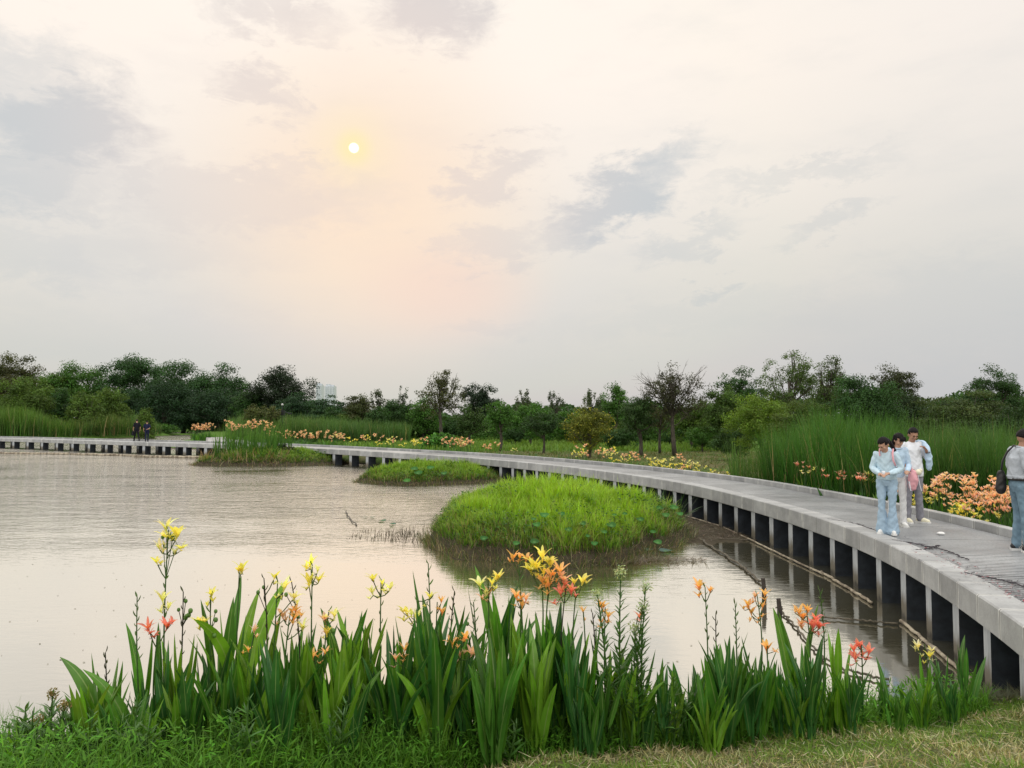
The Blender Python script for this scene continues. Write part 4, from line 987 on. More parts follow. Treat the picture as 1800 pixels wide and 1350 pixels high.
c(754, 6.1, 1030, [], 'canna with a tall green bud spike left of the centre', 980, budn=10, nl=7)
c(770, 6.15, 1005, [(6,1055,.09,ORG),(8,1075,.09,ORG)], 'canna with a very tall leaf and two small orange blooms behind it', 1050, nl=7)
c(705, 5.7, 1120, [(8,1138,.11,ORG),(-6,1156,.10,PEACH)], 'canna with two small orange blooms low in the middle', 1130, nl=6)
c(812, 5.75, 1140, [(-14,1128,.12,ORG),(6,1118,.12,ORG),(16,1145,.12,PEACH),(-2,1150,.08,PEACH)], 'canna with three wide orange blooms facing out in the middle', 1112, nl=6)
c(800, 6.2, 1080, [], 'dark bud spike rising right of the tall leaf', 1030, budn=12, nl=5, dark=True)
c(825, 6.2, 1090, [], 'arched bud spike left of the yellow and peach cluster', 1050, budn=11, nl=4, lean=8, capsule=1)
c(858, 6.2, 1010, [(-12,1025,.14,PYEL),(2,1040,.12,PEACH),(16,1012,.12,YEL),(6,1022,.12,YEL)], 'canna with mixed yellow and peach blooms by two tall leaves', 1002, budn=3, nl=8)
c(886, 6.25, 1000, [], 'canna with twin tall pointed leaves left of the big yellow bloom', None, nl=8)
c(912, 6.25, 1060, [(-9,978,.12,ORG),(11,980,.12,ORG)], 'canna with a pair of orange blooms on a beaded stem', 970, budn=10, nl=6)
c(950, 6.2, 1050, [(2,975,.17,YEL),(-10,988,.16,YEL),(14,988,.17,YEL),(-14,1000,.15,YEL),(4,1002,.14,YEL)], 'canna with the biggest bright yellow bloom head in the row', 964, nl=8)
c(967, 6.15, 1060, [(0,1008,.14,ORG),(14,1000,.14,ORG),(-12,1018,.13,ORG),(20,1014,.13,PEACH),(-2,1026,.13,ORG)], 'canna with a crowded orange bloom head below the big yellow one', 994, nl=8)
c(915, 6.0, 1080, [(-6,1045,.14,ORG),(8,1050,.12,PEACH),(2,1062,.10,ORG)], 'canna with deep orange blooms half hidden by leaves', 1038, nl=7)
c(1013, 6.2, 1095, [(-4,1022,.10,YEL),(8,1018,.15,YEL)], 'canna with one two petalled yellow bloom on a bare stem', 1016, nl=5)
c(994, 6.15, 1130, [(-8,1038,.15,PINK),(8,1036,.12,PINK),(-2,1026,.09,RED)], 'canna with rose pink rounded blooms left of the bare yellow one', 1024, nl=6, dark=True)
c(1024, 6.0, 1075, [(0,1074,.08,ORG)], 'canna with one tiny orange bloom between broad leaves', 1068, nl=8, wmul=1.15)
c(1062, 6.1, 1100, [(-5,1065,.12,ORG),(4,1080,.11,ORG),(-6,1092,.10,ORG)], 'canna with orange blooms just left of the white topped weed', 1060, nl=6)
c(1118, 6.0, 1120, [(4,1085,.10,PINK)], 'canna with a closed pink bud right of the white topped weed', 1078, nl=6)
c(1040, 6.1, 1105, [], 'thin brown bud spike left of the white topped weed', 1070, budn=8, nl=4, dark=True)
c(1240, 6.7, 1130, [(-8,1030,.14,ORG),(7,1036,.10,ORG)], 'lone orange canna bloom on a bare leaning stem, right of centre', 1024, budn=8, nl=5, lean=-4)
c(1288, 6.6, 1120, [], 'green bud spike between the two right hand orange cannas', 1055, budn=12, nl=5)
c(1262, 6.55, 1135, [], 'brown bud spike right of the lone orange bloom', 1075, budn=9, nl=5, dark=True, lean=-8)
c(1326, 6.6, 1100, [(-12,1062,.13,ORG),(-2,1048,.11,PEACH),(12,1042,.10,ORG),(8,1064,.12,ORG),(-8,1075,.12,ORG)], 'canna with a tall five bloom orange cluster right of centre', 1036, budn=4, nl=6)
c(1343, 6.45, 1150, [(0,1140,.14,ORG)], 'canna with one orange bloom low among leaves on the right', 1130, nl=6)
c(1392, 6.7, 1054, [], 'canna with the tallest broad leaf on the right', None, nl=7, wmul=1.15)
c(1412, 6.55, 1150, [(-10,1075,.14,ORG),(2,1072,.14,ORG),(14,1085,.13,PINK),(8,1098,.15,PINK),(-8,1095,.12,PEACH),(18,1098,.13,RED)], 'canna with a mixed coral and orange head beside the tallest right leaf', 1064, nl=5)
c(1436, 6.6, 1155, [], 'green beaded bud spike right of the coral and orange head', 1032, budn=14, nl=4)
c(1466, 6.7, 1105, [], 'canna with a single tall leaf in the gap before the coral pink bloom', None, nl=5)
c(1506, 6.6, 1168, [(-10,1140,.14,PINK),(10,1142,.16,PINK),(0,1135,.12,RED),(-10,1155,.12,PINK)], 'short canna with wide coral pink blooms near the boardwalk', 1128, nl=5)
c(1545, 6.75, 1158, [], 'bright green canna with splayed leaves right of the coral pink bloom', None, nl=6, lcol=(.06,.17,.025))
c(1615, 6.85, 1155, [(-8,1135,.13,CRM),(6,1150,.12,YEL),(12,1142,.10,CRM)], 'canna with a withered cream bloom near the boardwalk piles', 1128, nl=8)
c(1640, 6.9, 1135, [], 'broad leafed canna right of the withered cream bloom', None, nl=8, lcol=(.05,.15,.025))
c(1685, 6.95, 1116, [], 'last canna at the right end of the row, upright bright leaves', None, nl=7, lcol=(.055,.16,.025), wmul=1.1)
c(1585, 6.75, 1185, [], 'low leafy canna left of the withered cream bloom', None, nl=6)
# leafy cannas without blooms filling the row
tops = np.array([(0,1285),(60,1255),(110,1225),(165,1190),(210,1095),(250,1165),(300,1105),(360,1130),(410,1090),(470,1100),(530,1090),(600,1090),(650,1075),(700,1085),(760,1050),(820,1085),(880,1035),(940,1045),(1000,1075),(1050,1120),(1100,1140),(1150,1155),(1190,1150),(1240,1120),(1300,1100),(1360,1110),(1420,1110),(1470,1125),(1520,1180),(1560,1190),(1620,1160),(1690,1150)])
REF = [(60,'bushy green weed at the far left'),(108,'brownish weed buds'),(205,'short bare bud stem'),(262,'thin leaning bud stem'),(285,'two coral red blooms'),(300,'tallest yellow canna'),(375,'two small yellow blooms'),(425,'broad spear leaf topped by yellow'),(482,'drooping pale yellow blooms'),(515,'loose orange and yellow cluster'),(552,'four upright yellow blooms'),
       (582,'peach and yellow cluster'),(640,'narrow upright leaf in the gap'),(672,'four ragged yellow blooms'),(735,'nestled lemon blooms'),(754,'tall green bud spike'),(812,'three wide orange blooms'),(858,'mixed yellow and peach blooms'),(912,'orange pair on a beaded stem'),(950,'biggest yellow bloom head'),(994,'rose pink rounded blooms'),(1062,'orange blooms by the white topped weed'),(1118,'closed pink bud'),
       (1180,'low weed in the gap'),(1240,'lone orange bloom'),(1288,'green bud spike'),(1326,'five bloom orange cluster'),(1392,'tallest right leaf'),(1412,'mixed coral head'),(1506,'coral pink blooms'),(1615,'withered cream bloom'),(1685,'last canna of the row')]
pxs = np.concatenate([np.arange(14, 1180, 23), np.arange(1200, 1500, 22), np.arange(1540, 1700, 36)])
seen = {}
for i, px in enumerate(pxs):
    px = px + U(-8, 8); D = np.interp(px, [0, 100, 600, 1100, 1700], [5.3, 5.4, 5.75, 6.0, 6.75]) + U(-.42, .28)
    top = np.interp(px, tops[:, 0], tops[:, 1]) + U(-8, 85)
    j = int(np.argmin([abs(px - q[0]) for q in REF])); wd_ = 'just left of' if px < REF[j][0] else 'just right of'
    if abs(px - REF[j][0]) < 6: wd_ = 'right below'
    key = (wd_, j); seen[key] = seen.get(key, 0) + 1; adj = ['leafy bloomless canna', 'second, smaller leafy canna', 'third leafy canna', 'fourth leafy canna'][min(seen[key] - 1, 3)]
    nxt = REF[j + 1] if wd_ == 'just right of' and j + 1 < len(REF) else None
    canna(px, D, top, [], f'{adj} {wd_} the {REF[j][1]}', nl=int(U(6, 9)), group='bloomless cannas in the bank row', nleafstem=3, wmul=U(.9, 1.35))

# ------------------------------------------------------------------ weeds on the near bank
def weed(px, D, top, label, nst=3, head=(.42, .50, .32), spread=14, lw=.028, ll=.13, hs=.5):
    x = X_at(px, D); z = max(float(hz(x, D)[0]), 0); H0 = Z_at(top, D) - z
    t = empty('leafy_weed', (x, D, z)); tag(t, label, 'weed'); g = G(); gs = G()
    for k in range(nst):
        off = (k - (nst-1)/2)*spread/F*D*2; H = H0*(1 if k == nst//2 else U(.72, .95))
        P = stalk(gs, (off*.4, U(-.04, .04), 0), (off, U(-.04, .04), H), .007, (.07, .16, .03), .03, 12)
        n = int(H*62); f = np.sort(U(.18, .99, n)); b = np.stack([np.interp(f, np.linspace(0, 1, len(P)), P[:, q]) for q in range(3)], 1)
        sz = np.interp(f, [0, .5, 1], [1.2, 1, .45])
        ribbons(g, b, np.cumsum(U(2.0, 2.8, n)), U(.55, 1.0, n), U(.1, .7, n), ll*sz*U(.7, 1.2, n), lw*sz, p_lance, 5, .3, vary((.06, .15, .028), n, .25), U(-.3, .3, n))
        if head is not None:
            gh = G(); m_ = 130; a = rng.normal(0, 1, (m_, 3)); a /= np.linalg.norm(a, axis=1)[:, None]
            leaves(gh, P[-1] + a*np.array([.06, .06, .065])*hs*2*U(.2, 1, m_)[:, None],   .018, vary(head, m_, .25)); gh.build('seed_head', M['petal'], t)
    gs.build('stem', M['leaf'], t, True); g.build('leaves', M['leaf'], t, True)
weed(1088, 5.9, 1002, 'tall leafy weed with fuzzy greenish white heads right of the middle', 3, spread=20)
weed(1122, 5.95, 1030, 'second leafy weed with a small whitish head beside the tall one', 2, spread=10)
weed(108, 5.2, 1218, 'leafy weed with brownish buds at the left end of the bank', 3, head=(.25, .20, .08), spread=12, hs=.35)
weed(60, 5.1, 1250, 'bushy green weed at the far left end of the bank', 4, head=None, spread=12)
weed(250, 5.0, 1235, 'tall leafy weed standing in front of the leftmost cannas', 3, head=None, spread=14)
weed(430, 5.0, 1225, 'leafy weed in front of the broad spear leaf', 2, head=None)
weed(600, 5.2, 1235, 'leafy weed in front of the peach and yellow cluster', 2, head=None)
weed(170, 5.05, 1250, 'low leafy weed left of the leftmost tall stems', 3, head=None, spread=12)
weed(90, 5.3, 1235, 'broad leaved weed behind the brownish buds at the far left', 4, head=None, spread=12, lw=.045, ll=.17)
weed(140, 5.3, 1225, 'broad leaved weed right of the brownish buds', 3, head=None, spread=12, lw=.045, ll=.17)
weed(45, 5.35, 1262, 'broad leaved weed near the left frame edge', 3, head=None, spread=12, lw=.042, ll=.16)
weed(20, 5.15, 1290, 'small weed at the lower left corner', 3, head=None, spread=10)
weed(880, 5.6, 1240, 'low weed among the canna stems in the middle', 3, head=None)
weed(1180, 6.0, 1190, 'low leafy weed in the gap right of the white topped weed', 3, head=None)
# grassy undergrowth along the bank
g = G(); n = 20000; px = U(-60, 1725, n)
Df = np.interp(px, [-60, 300, 900, 1400, 1725], [3.6, 4.3, 5.55, 6.25, 6.75]); Db = np.interp(px, [-60, 300, 900, 1400, 1725], [5.9, 6.2, 6.75, 7.25, 7.6])
k = U(0, 1, n)**.9; D = Df + (Db - Df)*k; x = (px - 900)/F*D; z = np.maximum(hz(x, D), 0)
hgt = U(.10, .52, n)*np.interp(px, [0, 700, 1200, 1725], [1.2, .95, .75, .55])*np.interp(D - Df, [0, .25], [.45, 1])
ribbons(g, np.stack([x, D, z - .01], 1), U(0, 6.28, n), U(0, .5, n), U(.2, 1.9, n), hgt, U(.005, .013, n), p_blade, 5, None, vary((.085, .215, .020), n, .5), U(-.6, .6, n), tipcol=(.12, .24, .04))
n = 11000; px = U(-60, 1700, n); Df = np.interp(px, [-60, 300, 900, 1400, 1725], [3.7, 4.4, 5.6, 6.3, 6.8]); Db = Df + 1.15; D = Df + (Db - Df)*U(0, 1, n)
x = (px - 900)/F*D; z = np.maximum(hz(x, D), 0) + U(.02, .45, n)*np.interp(D - Df, [0, .4], [.35, 1])*np.interp(px, [0, 1000, 1700], [1.15, .8, .6])
ribbons(g, np.stack([x, D, z], 1), U(0, 6.28, n), U(.6, 1.5, n), U(0, .8, n), U(.03, .10, n), U(.010, .024, n), p_lance, 4, .3, vary((.090, .24, .022), n, .5), U(-.4, .4, n))
tag(g.build('bank_undergrowth', M['weed'], smooth=True), 'tangled green grass and small leaves at the foot of the cannas', 'undergrowth', kind='stuff')
# mown clippings and turf in the lower right corner
g = G(); n = 62000; D = U(4.3, 7.75, n); x = U(-1.3, 6.0, n)
Df = np.interp(900 + x/D*F, [300, 900, 1400, 1700, 1760], [4.4, 5.75, 6.5, 6.95, 7.9]); k = D < Df + U(-.05, .12, n); x, D = x[k], D[k]; n = len(x); z = hz(x, D)
pt = np.sin(x*2.3 + np.sin(D*3))*np.sin(D*2.7 + x) + U(-.8, .8, n)
cg = np.where((pt > .15)[:, None], vary((.14, .24, .03), n, .4), np.where((U(0, 1, n) < .6)[:, None], vary((.42, .38, .19), n, .4), vary((.20, .21, .07), n, .4)))
ribbons(g, np.stack([x, D, z], 1), U(0, 6.28, n), U(.3, 1.6, n), U(0, .7, n), U(.02, .085, n), U(.004, .0085, n), p_blade, 3, None, cg, U(-.8, .8, n))
n = 1500; D = U(4.5, 7.6, n); x = U(-1, 6, n); z = hz(x, D) + U(.01, .04, n)
Df = np.interp(900 + x/D*F, [300, 900, 1400, 1700, 1760], [4.5, 5.85, 6.6, 7.1, 7.9]); k = D < Df; x, D, z = x[k], D[k], z[k]; n = len(x)
ribbons(g, np.stack([x, D, z], 1), U(0, 6.28, n), U(1.35, 1.6, n), U(-.3, .2, n), U(.04, .15, n), U(.004, .008, n), p_blade, 4, None, vary((.46, .42, .26), n, .4), 0)
tag(g.build('mown_grass', M['grass']), 'mown grass and pale clippings in the lower right corner', 'grass', kind='stuff')
# cut cushion of grey green clippings by the last pile
g = G(); n = 5200; a = U(0, 6.28, n); r = U(0, 1, n)**.5; x = 5.05 + r*np.cos(a)*.95; D = 7.5 + r*np.sin(a)*.35; z = np.maximum(hz(x, D), 0) + .05*(1 - r) + .005
ribbons(g, np.stack([x, D, z], 1), U(0, 6.28, n), U(1.0, 1.6, n), U(-.2, .5, n), U(.06, .26, n), .006, p_blade, 4, None, vary((.12, .13, .075), n, .4), 0)
tag(g.build('cut_grass_heap', M['grass']), 'heap of grey green cut grass at the foot of the nearest boardwalk pile', 'cut grass', kind='stuff')
# fallen leaves of cannas in front
def fallen(label, px, py, L, az, col, wd=.07):
    d = ray(px, py); D = 5.6
    for _ in range(6): 
        zz = float(hz(X_at(px, D), D)[0]); D = float(onz(px, py, zz + .03)[1])
    p = onz(px, py, float(hz(X_at(px, D), D)[0]) + .05)
    g = G(); ribbons(g, [(0, 0, 0)], az, 1.38, .25, L, wd, p_leaf, 10, .35, vary(col, 1, .05), .2)
    tag(g.build('fallen_leaf', M['leaf'], smooth=True, loc=p), label, 'leaf')
fallen('long pale green leaf lying on the grass at the bottom edge', 700, 1325, .34, 2.4, (.22, .40, .20), .055)
fallen('narrow green leaf lying flat below the middle cannas', 905, 1300, .48, .05, (.10, .24, .08), .05)
fallen('pale bent leaf lying at the grass edge right of the middle', 1110, 1278, .22, .1, (.30, .45, .20), .04)
fallen('grey green leaf lying left of the cut stump on the right', 1280, 1272, .42, .1, (.16, .28, .13), .045)
g = G(); g.tube([(0, 0, 0), (.005, 0, .10), (0, 0, .17)], [.02, .018, .02], 8, (.28, .27, .09, 1)); g.tube([(.035, 0, 0), (.04, 0, .09), (.05, 0, .15)], [.014, .013, .014], 8, (.22, .25, .08, 1))
xx = X_at(1370, 6.5); tag(g.build('plant_stump', M['leaf'], loc=(xx, 6.5, float(hz(xx, 6.5)[0]) - .02)), 'short cut off yellowish canna stump at the grass edge', 'stump')

# ------------------------------------------------------------------ cannas beyond the boardwalk (copies of a few kinds)
def proto(cols, Hh, nfl, size, nst=4):
    t = empty('canna_plant'); g = G()
    for k in range(nst):
        b = np.array([U(-.24, .24), U(-.24, .24), 0]); leafset(g, b, 5, Hh*U(.5, .72), wmul=1.2)
        top = b + (U(-.08, .08), U(-.08, .08), Hh*U(.82, 1.12)); stalk(g, b + (0, 0, Hh*.3), top, .006); gf = G()
        for q in range(nfl):
            cc = cols[rng.integers(0, len(cols))]; p0 = top + np.array([U(-.06, .06), U(-.06, .06), -U(0, .16)]); gf.tube([top - (0, 0, .17), (top + p0)/2 - (0, 0, .06), p0 + (0, 0, .01)], .004, 5, (.10, .18, .05, 1), cap=False); floret(gf, p0, U(0, 6.28), U(.1, .8), size*U(.65, 1.05), cc, 5, 1.5)
        gf.build('flower_head', M['petal'], t, True)
    g.build('leaves', M['leaf'], t, True)
    return t
K_ = [('peach', [proto([PEACH, PEACH, (.90,.66,.55)], 1.05, 3, .12), proto([PEACH, (.88,.50,.42), PEACH], .95, 3, .12)]),
      ('yellow', [proto([YEL, PYEL], .95, 3, .12), proto([YEL], .85, 2, .12)]),
      ('pink', [proto([(.9,.52,.44), (.88,.40,.34)], 1.1, 3, .11, 2)]), ('cream', [proto([PYEL, CRM], 1.0, 2, .11, 4)])]
KD = dict(K_); used = set()
def put(kind, px, D, sc, label, group):
    k = KD[kind][rng.integers(0, len(KD[kind]))]; x = (px - 900)/F*D; z = float(hz(x, D)[0])
    if id(k) not in used: used.add(id(k)); o = k; o.location = (x, D, max(z, 0)); o.scale = (sc,)*3; o.rotation_euler.z = U(0, 6)
    else: o = dup(k, (x, D, max(z, 0)), U(0, 6), sc)
    tag(o, label, 'canna', group)
def patch(n, pxa, pxb, kinds, where, extra=(0, 1.6), sc=(.85, 1.15), dfun=None):
    for i in range(n):
        px = U(pxa, pxb)
        if dfun is None:
            s = s_of_px(px)
            for _ in range(4):
                p = path(s, wid(s) + .4); e = px - (900 + p[0]/p[1]*F); s = s + e/F*p[1]*-.9 if p[1] < 60 else s
                s = float(np.clip(s, 6, S[-1] - 5))
            # search along the path for the kerb position at this pixel
            ss = np.arange(6, s_of_px(380), .5); pp = path(ss, 0) + (path(ss, 1.0) - path(ss, 0))*(wid(ss) + .35)[:, None]
            j = np.argmin(np.abs(900 + pp[:, 0]/pp[:, 1]*F - px)); D = pp[j, 1] + U(*extra)
        else: D = dfun(px) + U(*extra)
        kd = kinds[rng.integers(0, len(kinds))]
        x = (px - 900)/F*D
        if sdf(np.array([[x, D]]), L1)[0] < .35: continue
        q = (px - pxa)/(pxb - pxa); pos = 'left end' if q < .25 else 'left half' if q < .5 else 'right half' if q < .75 else 'right end'
        row = 'nearest the kerb' if D - (dfun(px) if dfun else pp[j, 1]) < (extra[0] + extra[1])/2 else 'set back from the kerb'
        put(kd, px, D, U(*sc), f'{kd} canna, {pos} of the bed {where}'[:200] if len(f'{kd} canna, {pos} of the bed {where}, {row}'.split()) > 16 else f'{kd} canna, {pos} of the bed {where}, {row}', f'{kd} cannas {where}')
patch(34, 1625, 1800, ['peach', 'peach', 'yellow', 'peach'], 'beside the man in grey', (.1, 2.2), (.8, 1.15), lambda px: np.interp(px, [1600, 1800], [15.2, 12.6]))
patch(7, 1560, 1640, ['peach', 'yellow'], 'behind the three visitors', (.1, 1.2), (.8, 1.1), lambda px: 15.6)
patch(12, 1395, 1560, ['pink', 'pink', 'cream', 'pink'], 'before the tall reeds', (.2, 1.0), (.95, 1.3))
patch(9, 1225, 1310, ['yellow'], 'at the lawn corner', (.1, 1.0), (.6, .8))
patch(18, 1090, 1230, ['peach', 'cream', 'peach', 'yellow'], 'right of the yellow tree', (.2, 2.4), (.75, 1.05))
patch(15, 1005, 1110, ['peach', 'cream', 'yellow'], 'below the yellow tree', (.2, 2.6), (.85, 1.15))
patch(14, 780, 905, ['peach', 'peach', 'cream'], 'left of the umbrella tree', (.3, 4), (.9, 1.2))
patch(16, 600, 780, ['yellow', 'cream', 'peach'], 'behind the middle island', (.3, 4), (1.0, 1.4))
patch(20, 470, 600, ['peach', 'peach', 'cream'], 'right of the farthest island', (.3, 5), (1.1, 1.5))
patch(14, 398, 480, ['peach'], 'right of the side walkway', (0, 7), (1.5, 2.0), lambda px: 68)
patch(12, 340, 374, ['peach'], 'left of the side walkway', (0, 5), (1.4, 1.8), lambda px: 78)
# green strap leaves between the flowers of each bed
g = G()
for a, b, n, da, db, h_ in ((1590, 1800, 2600, 12.6, 15.8, .5), (1380, 1600, 1200, 15.2, 18, .45), (1010, 1240, 2600, 22, 33, .55), (600, 1010, 1800, 34, 50, .7), (400, 620, 1500, 56, 70, .9)):
    px = U(a, b, n); D = U(da, db, n); x = (px - 900)/F*D; k = (sdf(np.stack([x, D], 1), L1) > .35) & (sdf(np.stack([x, D], 1), L1) < (2.4 if a > 1000 else 4)); x, D = x[k], D[k]; n = len(x)
    ribbons(g, np.stack([x, D, hz(x, D)], 1), U(0, 6.28, n), U(0, .4, n), U(0, .9, n), h_*U(.5, 1.1, n), .045*h_/.5*U(.5, 1.2, n), p_lance, 5, .3, vary((.045, .125, .025), n, .3), U(-.8, .8, n))
tag(g.build('bed_foliage', M['leaf'], smooth=True), 'green strap leaves filling the flower beds behind the kerb', 'foliage', kind='stuff')

# ------------------------------------------------------------------ lotus leaves, tufts
def lotus(px, py, r, stem, label, D=None, colr=(.045, .15, .03), tilt=.4):
    r = r*U(.6, .95)
    # find the spot on the island under this leaf
    D = D or 17; p = atY(px, py, D); g = G(); n = 14; a = np.arange(n)/n*2*math.pi
    rr = r*(1 + .05*np.sin(3*a) + .04*np.sin(5*a + px)); ring = [(0, 0, -.12*r)]
    for f, zz in ((.5, -.02*r), (1.0, .10*r)): ring += [(rr[i]*f*math.cos(a[i]), rr[i]*f*math.sin(a[i]), zz + f*.12*r*math.sin(2*a[i] + px)) for i in range(n)]
    V = np.array(ring); ct, st_ = math.cos(tilt), math.sin(tilt); V = V @ np.array([[1, 0, 0], [0, ct, st_], [0, -st_, ct]])   # lean towards the open water
    T3 = [[0, 1 + i, 1 + (i+1) % n] for i in range(n)]; Q4 = [[1 + i, 1 + n + i, 1 + n + (i+1) % n, 1 + (i+1) % n] for i in range(n)]
    col = vary(colr, 1, .2)[0]; cols = np.tile(np.append(col, 1), (len(V), 1)); cols[0, :3] = (.16, .32, .10); cols[1:n+1, :3] = col*1.15
    g.add(V, Q4, cols); g.Fc.append(np.array(T3)); g.MI.append(np.zeros(n, int))
    t = empty('lotus_leaf', (p[0], p[1], p[2])); tag(t, label, 'lotus leaf', 'round lotus leaves on and around the islands')
    g.build('blade', M['weed'], t, True)
    if stem:
        g = G(); g.tube([(0, 0, -.1*r), (.02, .03, -stem*.6), (.03, .05, -stem)], [.006, .006, .006], 5, (.05, .12, .03, 1)); g.build('stalk', M['leaf'], t)
lot = [(957,905,.13,16.6),(943,922,.11,16.3),(987,903,.10,16.7),(999,931,.11,16.2),(1024,920,.10,16.3),(1074,923,.12,16.2),(1062,935,.10,16.0),(1125,913,.10,16.8),(1098,903,.08,17.0),(1156,953,.10,16.3),
       (940,952,.10,15.8),(938,912,.08,16.6),(1045,955,.10,15.7),(1034,942,.08,15.9),(1148,935,.09,16.6),(1080,905,.08,17),(908,955,.08,16.2),(1170,905,.13,18.2),(1185,892,.12,18.6),(1160,893,.11,18.4),(1195,903,.12,18.2),(851,946,.10,17.0)]
def on_isle(I, px, py, lift):
    D = I.c[1] - I.ry*1.3
    while D < I.c[1] + I.ry:
        p = atY(px, py, D)
        if p[2] <= max(float(I.z(p[0], p[1])), 0) + lift: return D
        D += .05
    return I.c[1]
for px, py, r, D in lot:
    D = on_isle(I1, px, py, .30)
    lotus(px, py, r, .35, f'round {"large" if r > .105 else "small"} lotus leaf, {"low near the water" if py > 940 else "high on the grass" if py < 908 else "half way up"}, {"left" if px < 1000 else "middle" if px < 1110 else "right"} part of the largest island', D)
for px, py, r, D in [(a, b, c_, on_isle(I2, a, b, .3)) for a, b, c_, d_ in ((728,824,.2,33.6),(735,831,.2,33.4),(757,822,.2,34),(780,832,.2,33.4),(715,845,.18,32.8))]: lotus(px, py, r, .3, 'round lotus leaf on the front slope of the middle island', D)
for i, (px, py, r) in enumerate(((868,962,.16),(877,966,.12),(905,967,.1),(965,983,.2),(1140,966,.22),(1172,968,.2),(672,915,.12),(690,921,.12),(655,909,.12),(642,909,.1))):
    p = onz(px, py, .03); lotus(px, py, r, 0, 'flat lotus leaf floating on the water by the largest island', D=p[1], colr=(.10, .17, .12), tilt=0)
# iris like tuft between the island and the piles, ferns on the mound
g = G(); n = 60; ribbons(g, np.column_stack([U(-.12, .12, n), U(-.12, .12, n), np.zeros(n)]), U(0, 6.28, n), U(.05, .7, n), U(.1, 1.1, n), U(.5, 1.15, n), .035, p_lance, 7, .3, vary((.03, .085, .02), n, .3), U(-.5, .5, n))
p = onz(1187, 925, 0.03); tag(g.build('iris_clump', M['leaf'], smooth=True, loc=p), 'dark strap leafed clump on the mud between the largest island and the piles', 'plant')
g = G(); n = 70; ribbons(g, np.column_stack([U(-.5, .5, n), U(-.5, .5, n), np.zeros(n)]), U(0, 6.28, n), U(.0, .3, n), U(.0, .6, n), U(.4, .9, n), .025, p_lance, 6, .3, vary((.035, .10, .02), n, .3), U(-.5, .5, n))
p = onz(1130, 905, 0.1); p[1] = 21.5; p[0] = X_at(1135, 21.5); tag(g.build('reed_tuft', M['leaf'], smooth=True, loc=(p[0], p[1], .1)), 'upright dark green tuft behind the right shoulder of the largest island', 'plant')
for i in range(16):
    x, y, z, d = I1.sample(30, .85); g = G(); n = 9
    for k in range(n):
        L = U(.22, .45); az = U(0, 6.28); tl = U(.2, .8); be = U(.6, 1.3)
        ribbons(g, [(0, 0, 0)], az, tl, be, L, .012, p_blade, 8, None, (.10, .22, .03))
        t_ = np.linspace(.15, 1, 9); ang_ = tl + be*t_**1.5; r_ = np.cumsum(np.sin(ang_))*L/9; zz = np.cumsum(np.cos(ang_))*L/9
        for sg in (-1, 1): ribbons(g, np.column_stack([r_*math.cos(az), r_*math.sin(az), zz]), az + sg*1.3, 1.4, .3, .10*(1.15 - t_), .022, p_lance, 2, None, vary((.17, .36, .03), 9, .2))
    tag(g.build('fern', M['grass'], loc=(float(x[0]), float(y[0]), float(z[0]) + .12)), 'pale green fern rising from the grass of the largest island', 'fern', 'ferns in the grass of the largest island')

# ------------------------------------------------------------------ floating poles, ropes, stakes
def pole(name, label, cat, pxs, r, m, z=.03, seg=24, wob=.0):
    P = np.array([onz(a, b, z) for a, b in pxs]); q = np.linspace(0, len(P) - 1, seg); P2 = np.stack([np.interp(q, np.arange(len(P)), P[:, k]) for k in range(3)], 1)
    if wob: P2[:, :2] += rng.normal(0, wob, (seg, 2)); P2[:, 2] += rng.normal(0, wob*.3, seg)
    o = P2[0].copy(); g = G(); rr = np.full(seg, r)*(1 + .18*(np.arange(seg) % 4 == 0)); g.tube(P2 - o, rr, 8)
    tag(g.build(name, m, smooth=True, loc=o), label, cat)
pole('bamboo_pole', 'long floating bamboo boom along the middle piles', 'pole', [(1205,906),(1270,926),(1324,951),(1380,978),(1447,1009)], .018, M['bamboo'], wob=.005, seg=34)
pole('bamboo_pole', 'floating bamboo boom end running out beside the near piles', 'pole', [(1443,1005),(1484,1029),(1533,1059)], .022, M['bamboo'], wob=.01)
pole('bamboo_pole', 'pale floating boom beside the nearest piles', 'pole', [(1585,1092),(1612,1114),(1640,1138),(1680,1170),(1732,1220)], .022, M['bamboo'], wob=.008)
pole('net_rope', 'muddy net rope curving from the largest island to the two stakes', 'rope', [(1201,927),(1222,943),(1264,969),(1307,998),(1336,1022)], .02, M['rope'], wob=.02, seg=50)
pole('net_rope', 'muddy net rope running from the stakes towards the bank', 'rope', [(1370,1068),(1392,1095),(1420,1130),(1450,1158),(1500,1180),(1560,1195)], .013, M['rope'], wob=.02, seg=50)
pole('net_rope', 'thin floating rope across the water by the coral red head', 'rope', [(1440,1084),(1480,1087),(1530,1092),(1580,1096)], .012, M['rope'], wob=.012, seg=40)
pole('net_rope', 'thin floating rope crossing under the middle piles', 'rope', [(1222,945),(1260,947),(1330,949)], .016, M['rope'], wob=.015, seg=30)
pole('floating_branch', 'twig lying in the open water left of the largest island', 'branch', [(607,898),(612,908),(620,918),(628,923)], .012, M['darkwood'], wob=.02, seg=12)
pole('floating_branch', 'dark stick lying at the foot of the largest island', 'branch', [(1003,980),(1030,977),(1060,983),(1085,984)], .03, M['darkwood'], wob=.01, seg=12)
for k, (a, b) in enumerate((((0,796.5),(120,798)),((125,798.5),(238,801)),((240,802),(352,804)))):
    pole('floating_log', ['weathered boom under the left boardwalk by the frame edge', 'weathered boom under the boardwalk left of the walkers', 'weathered boom under the boardwalk right of the walkers'][k], 'boom', [a, b], .10, M['bamboo'], z=.05, wob=.05)
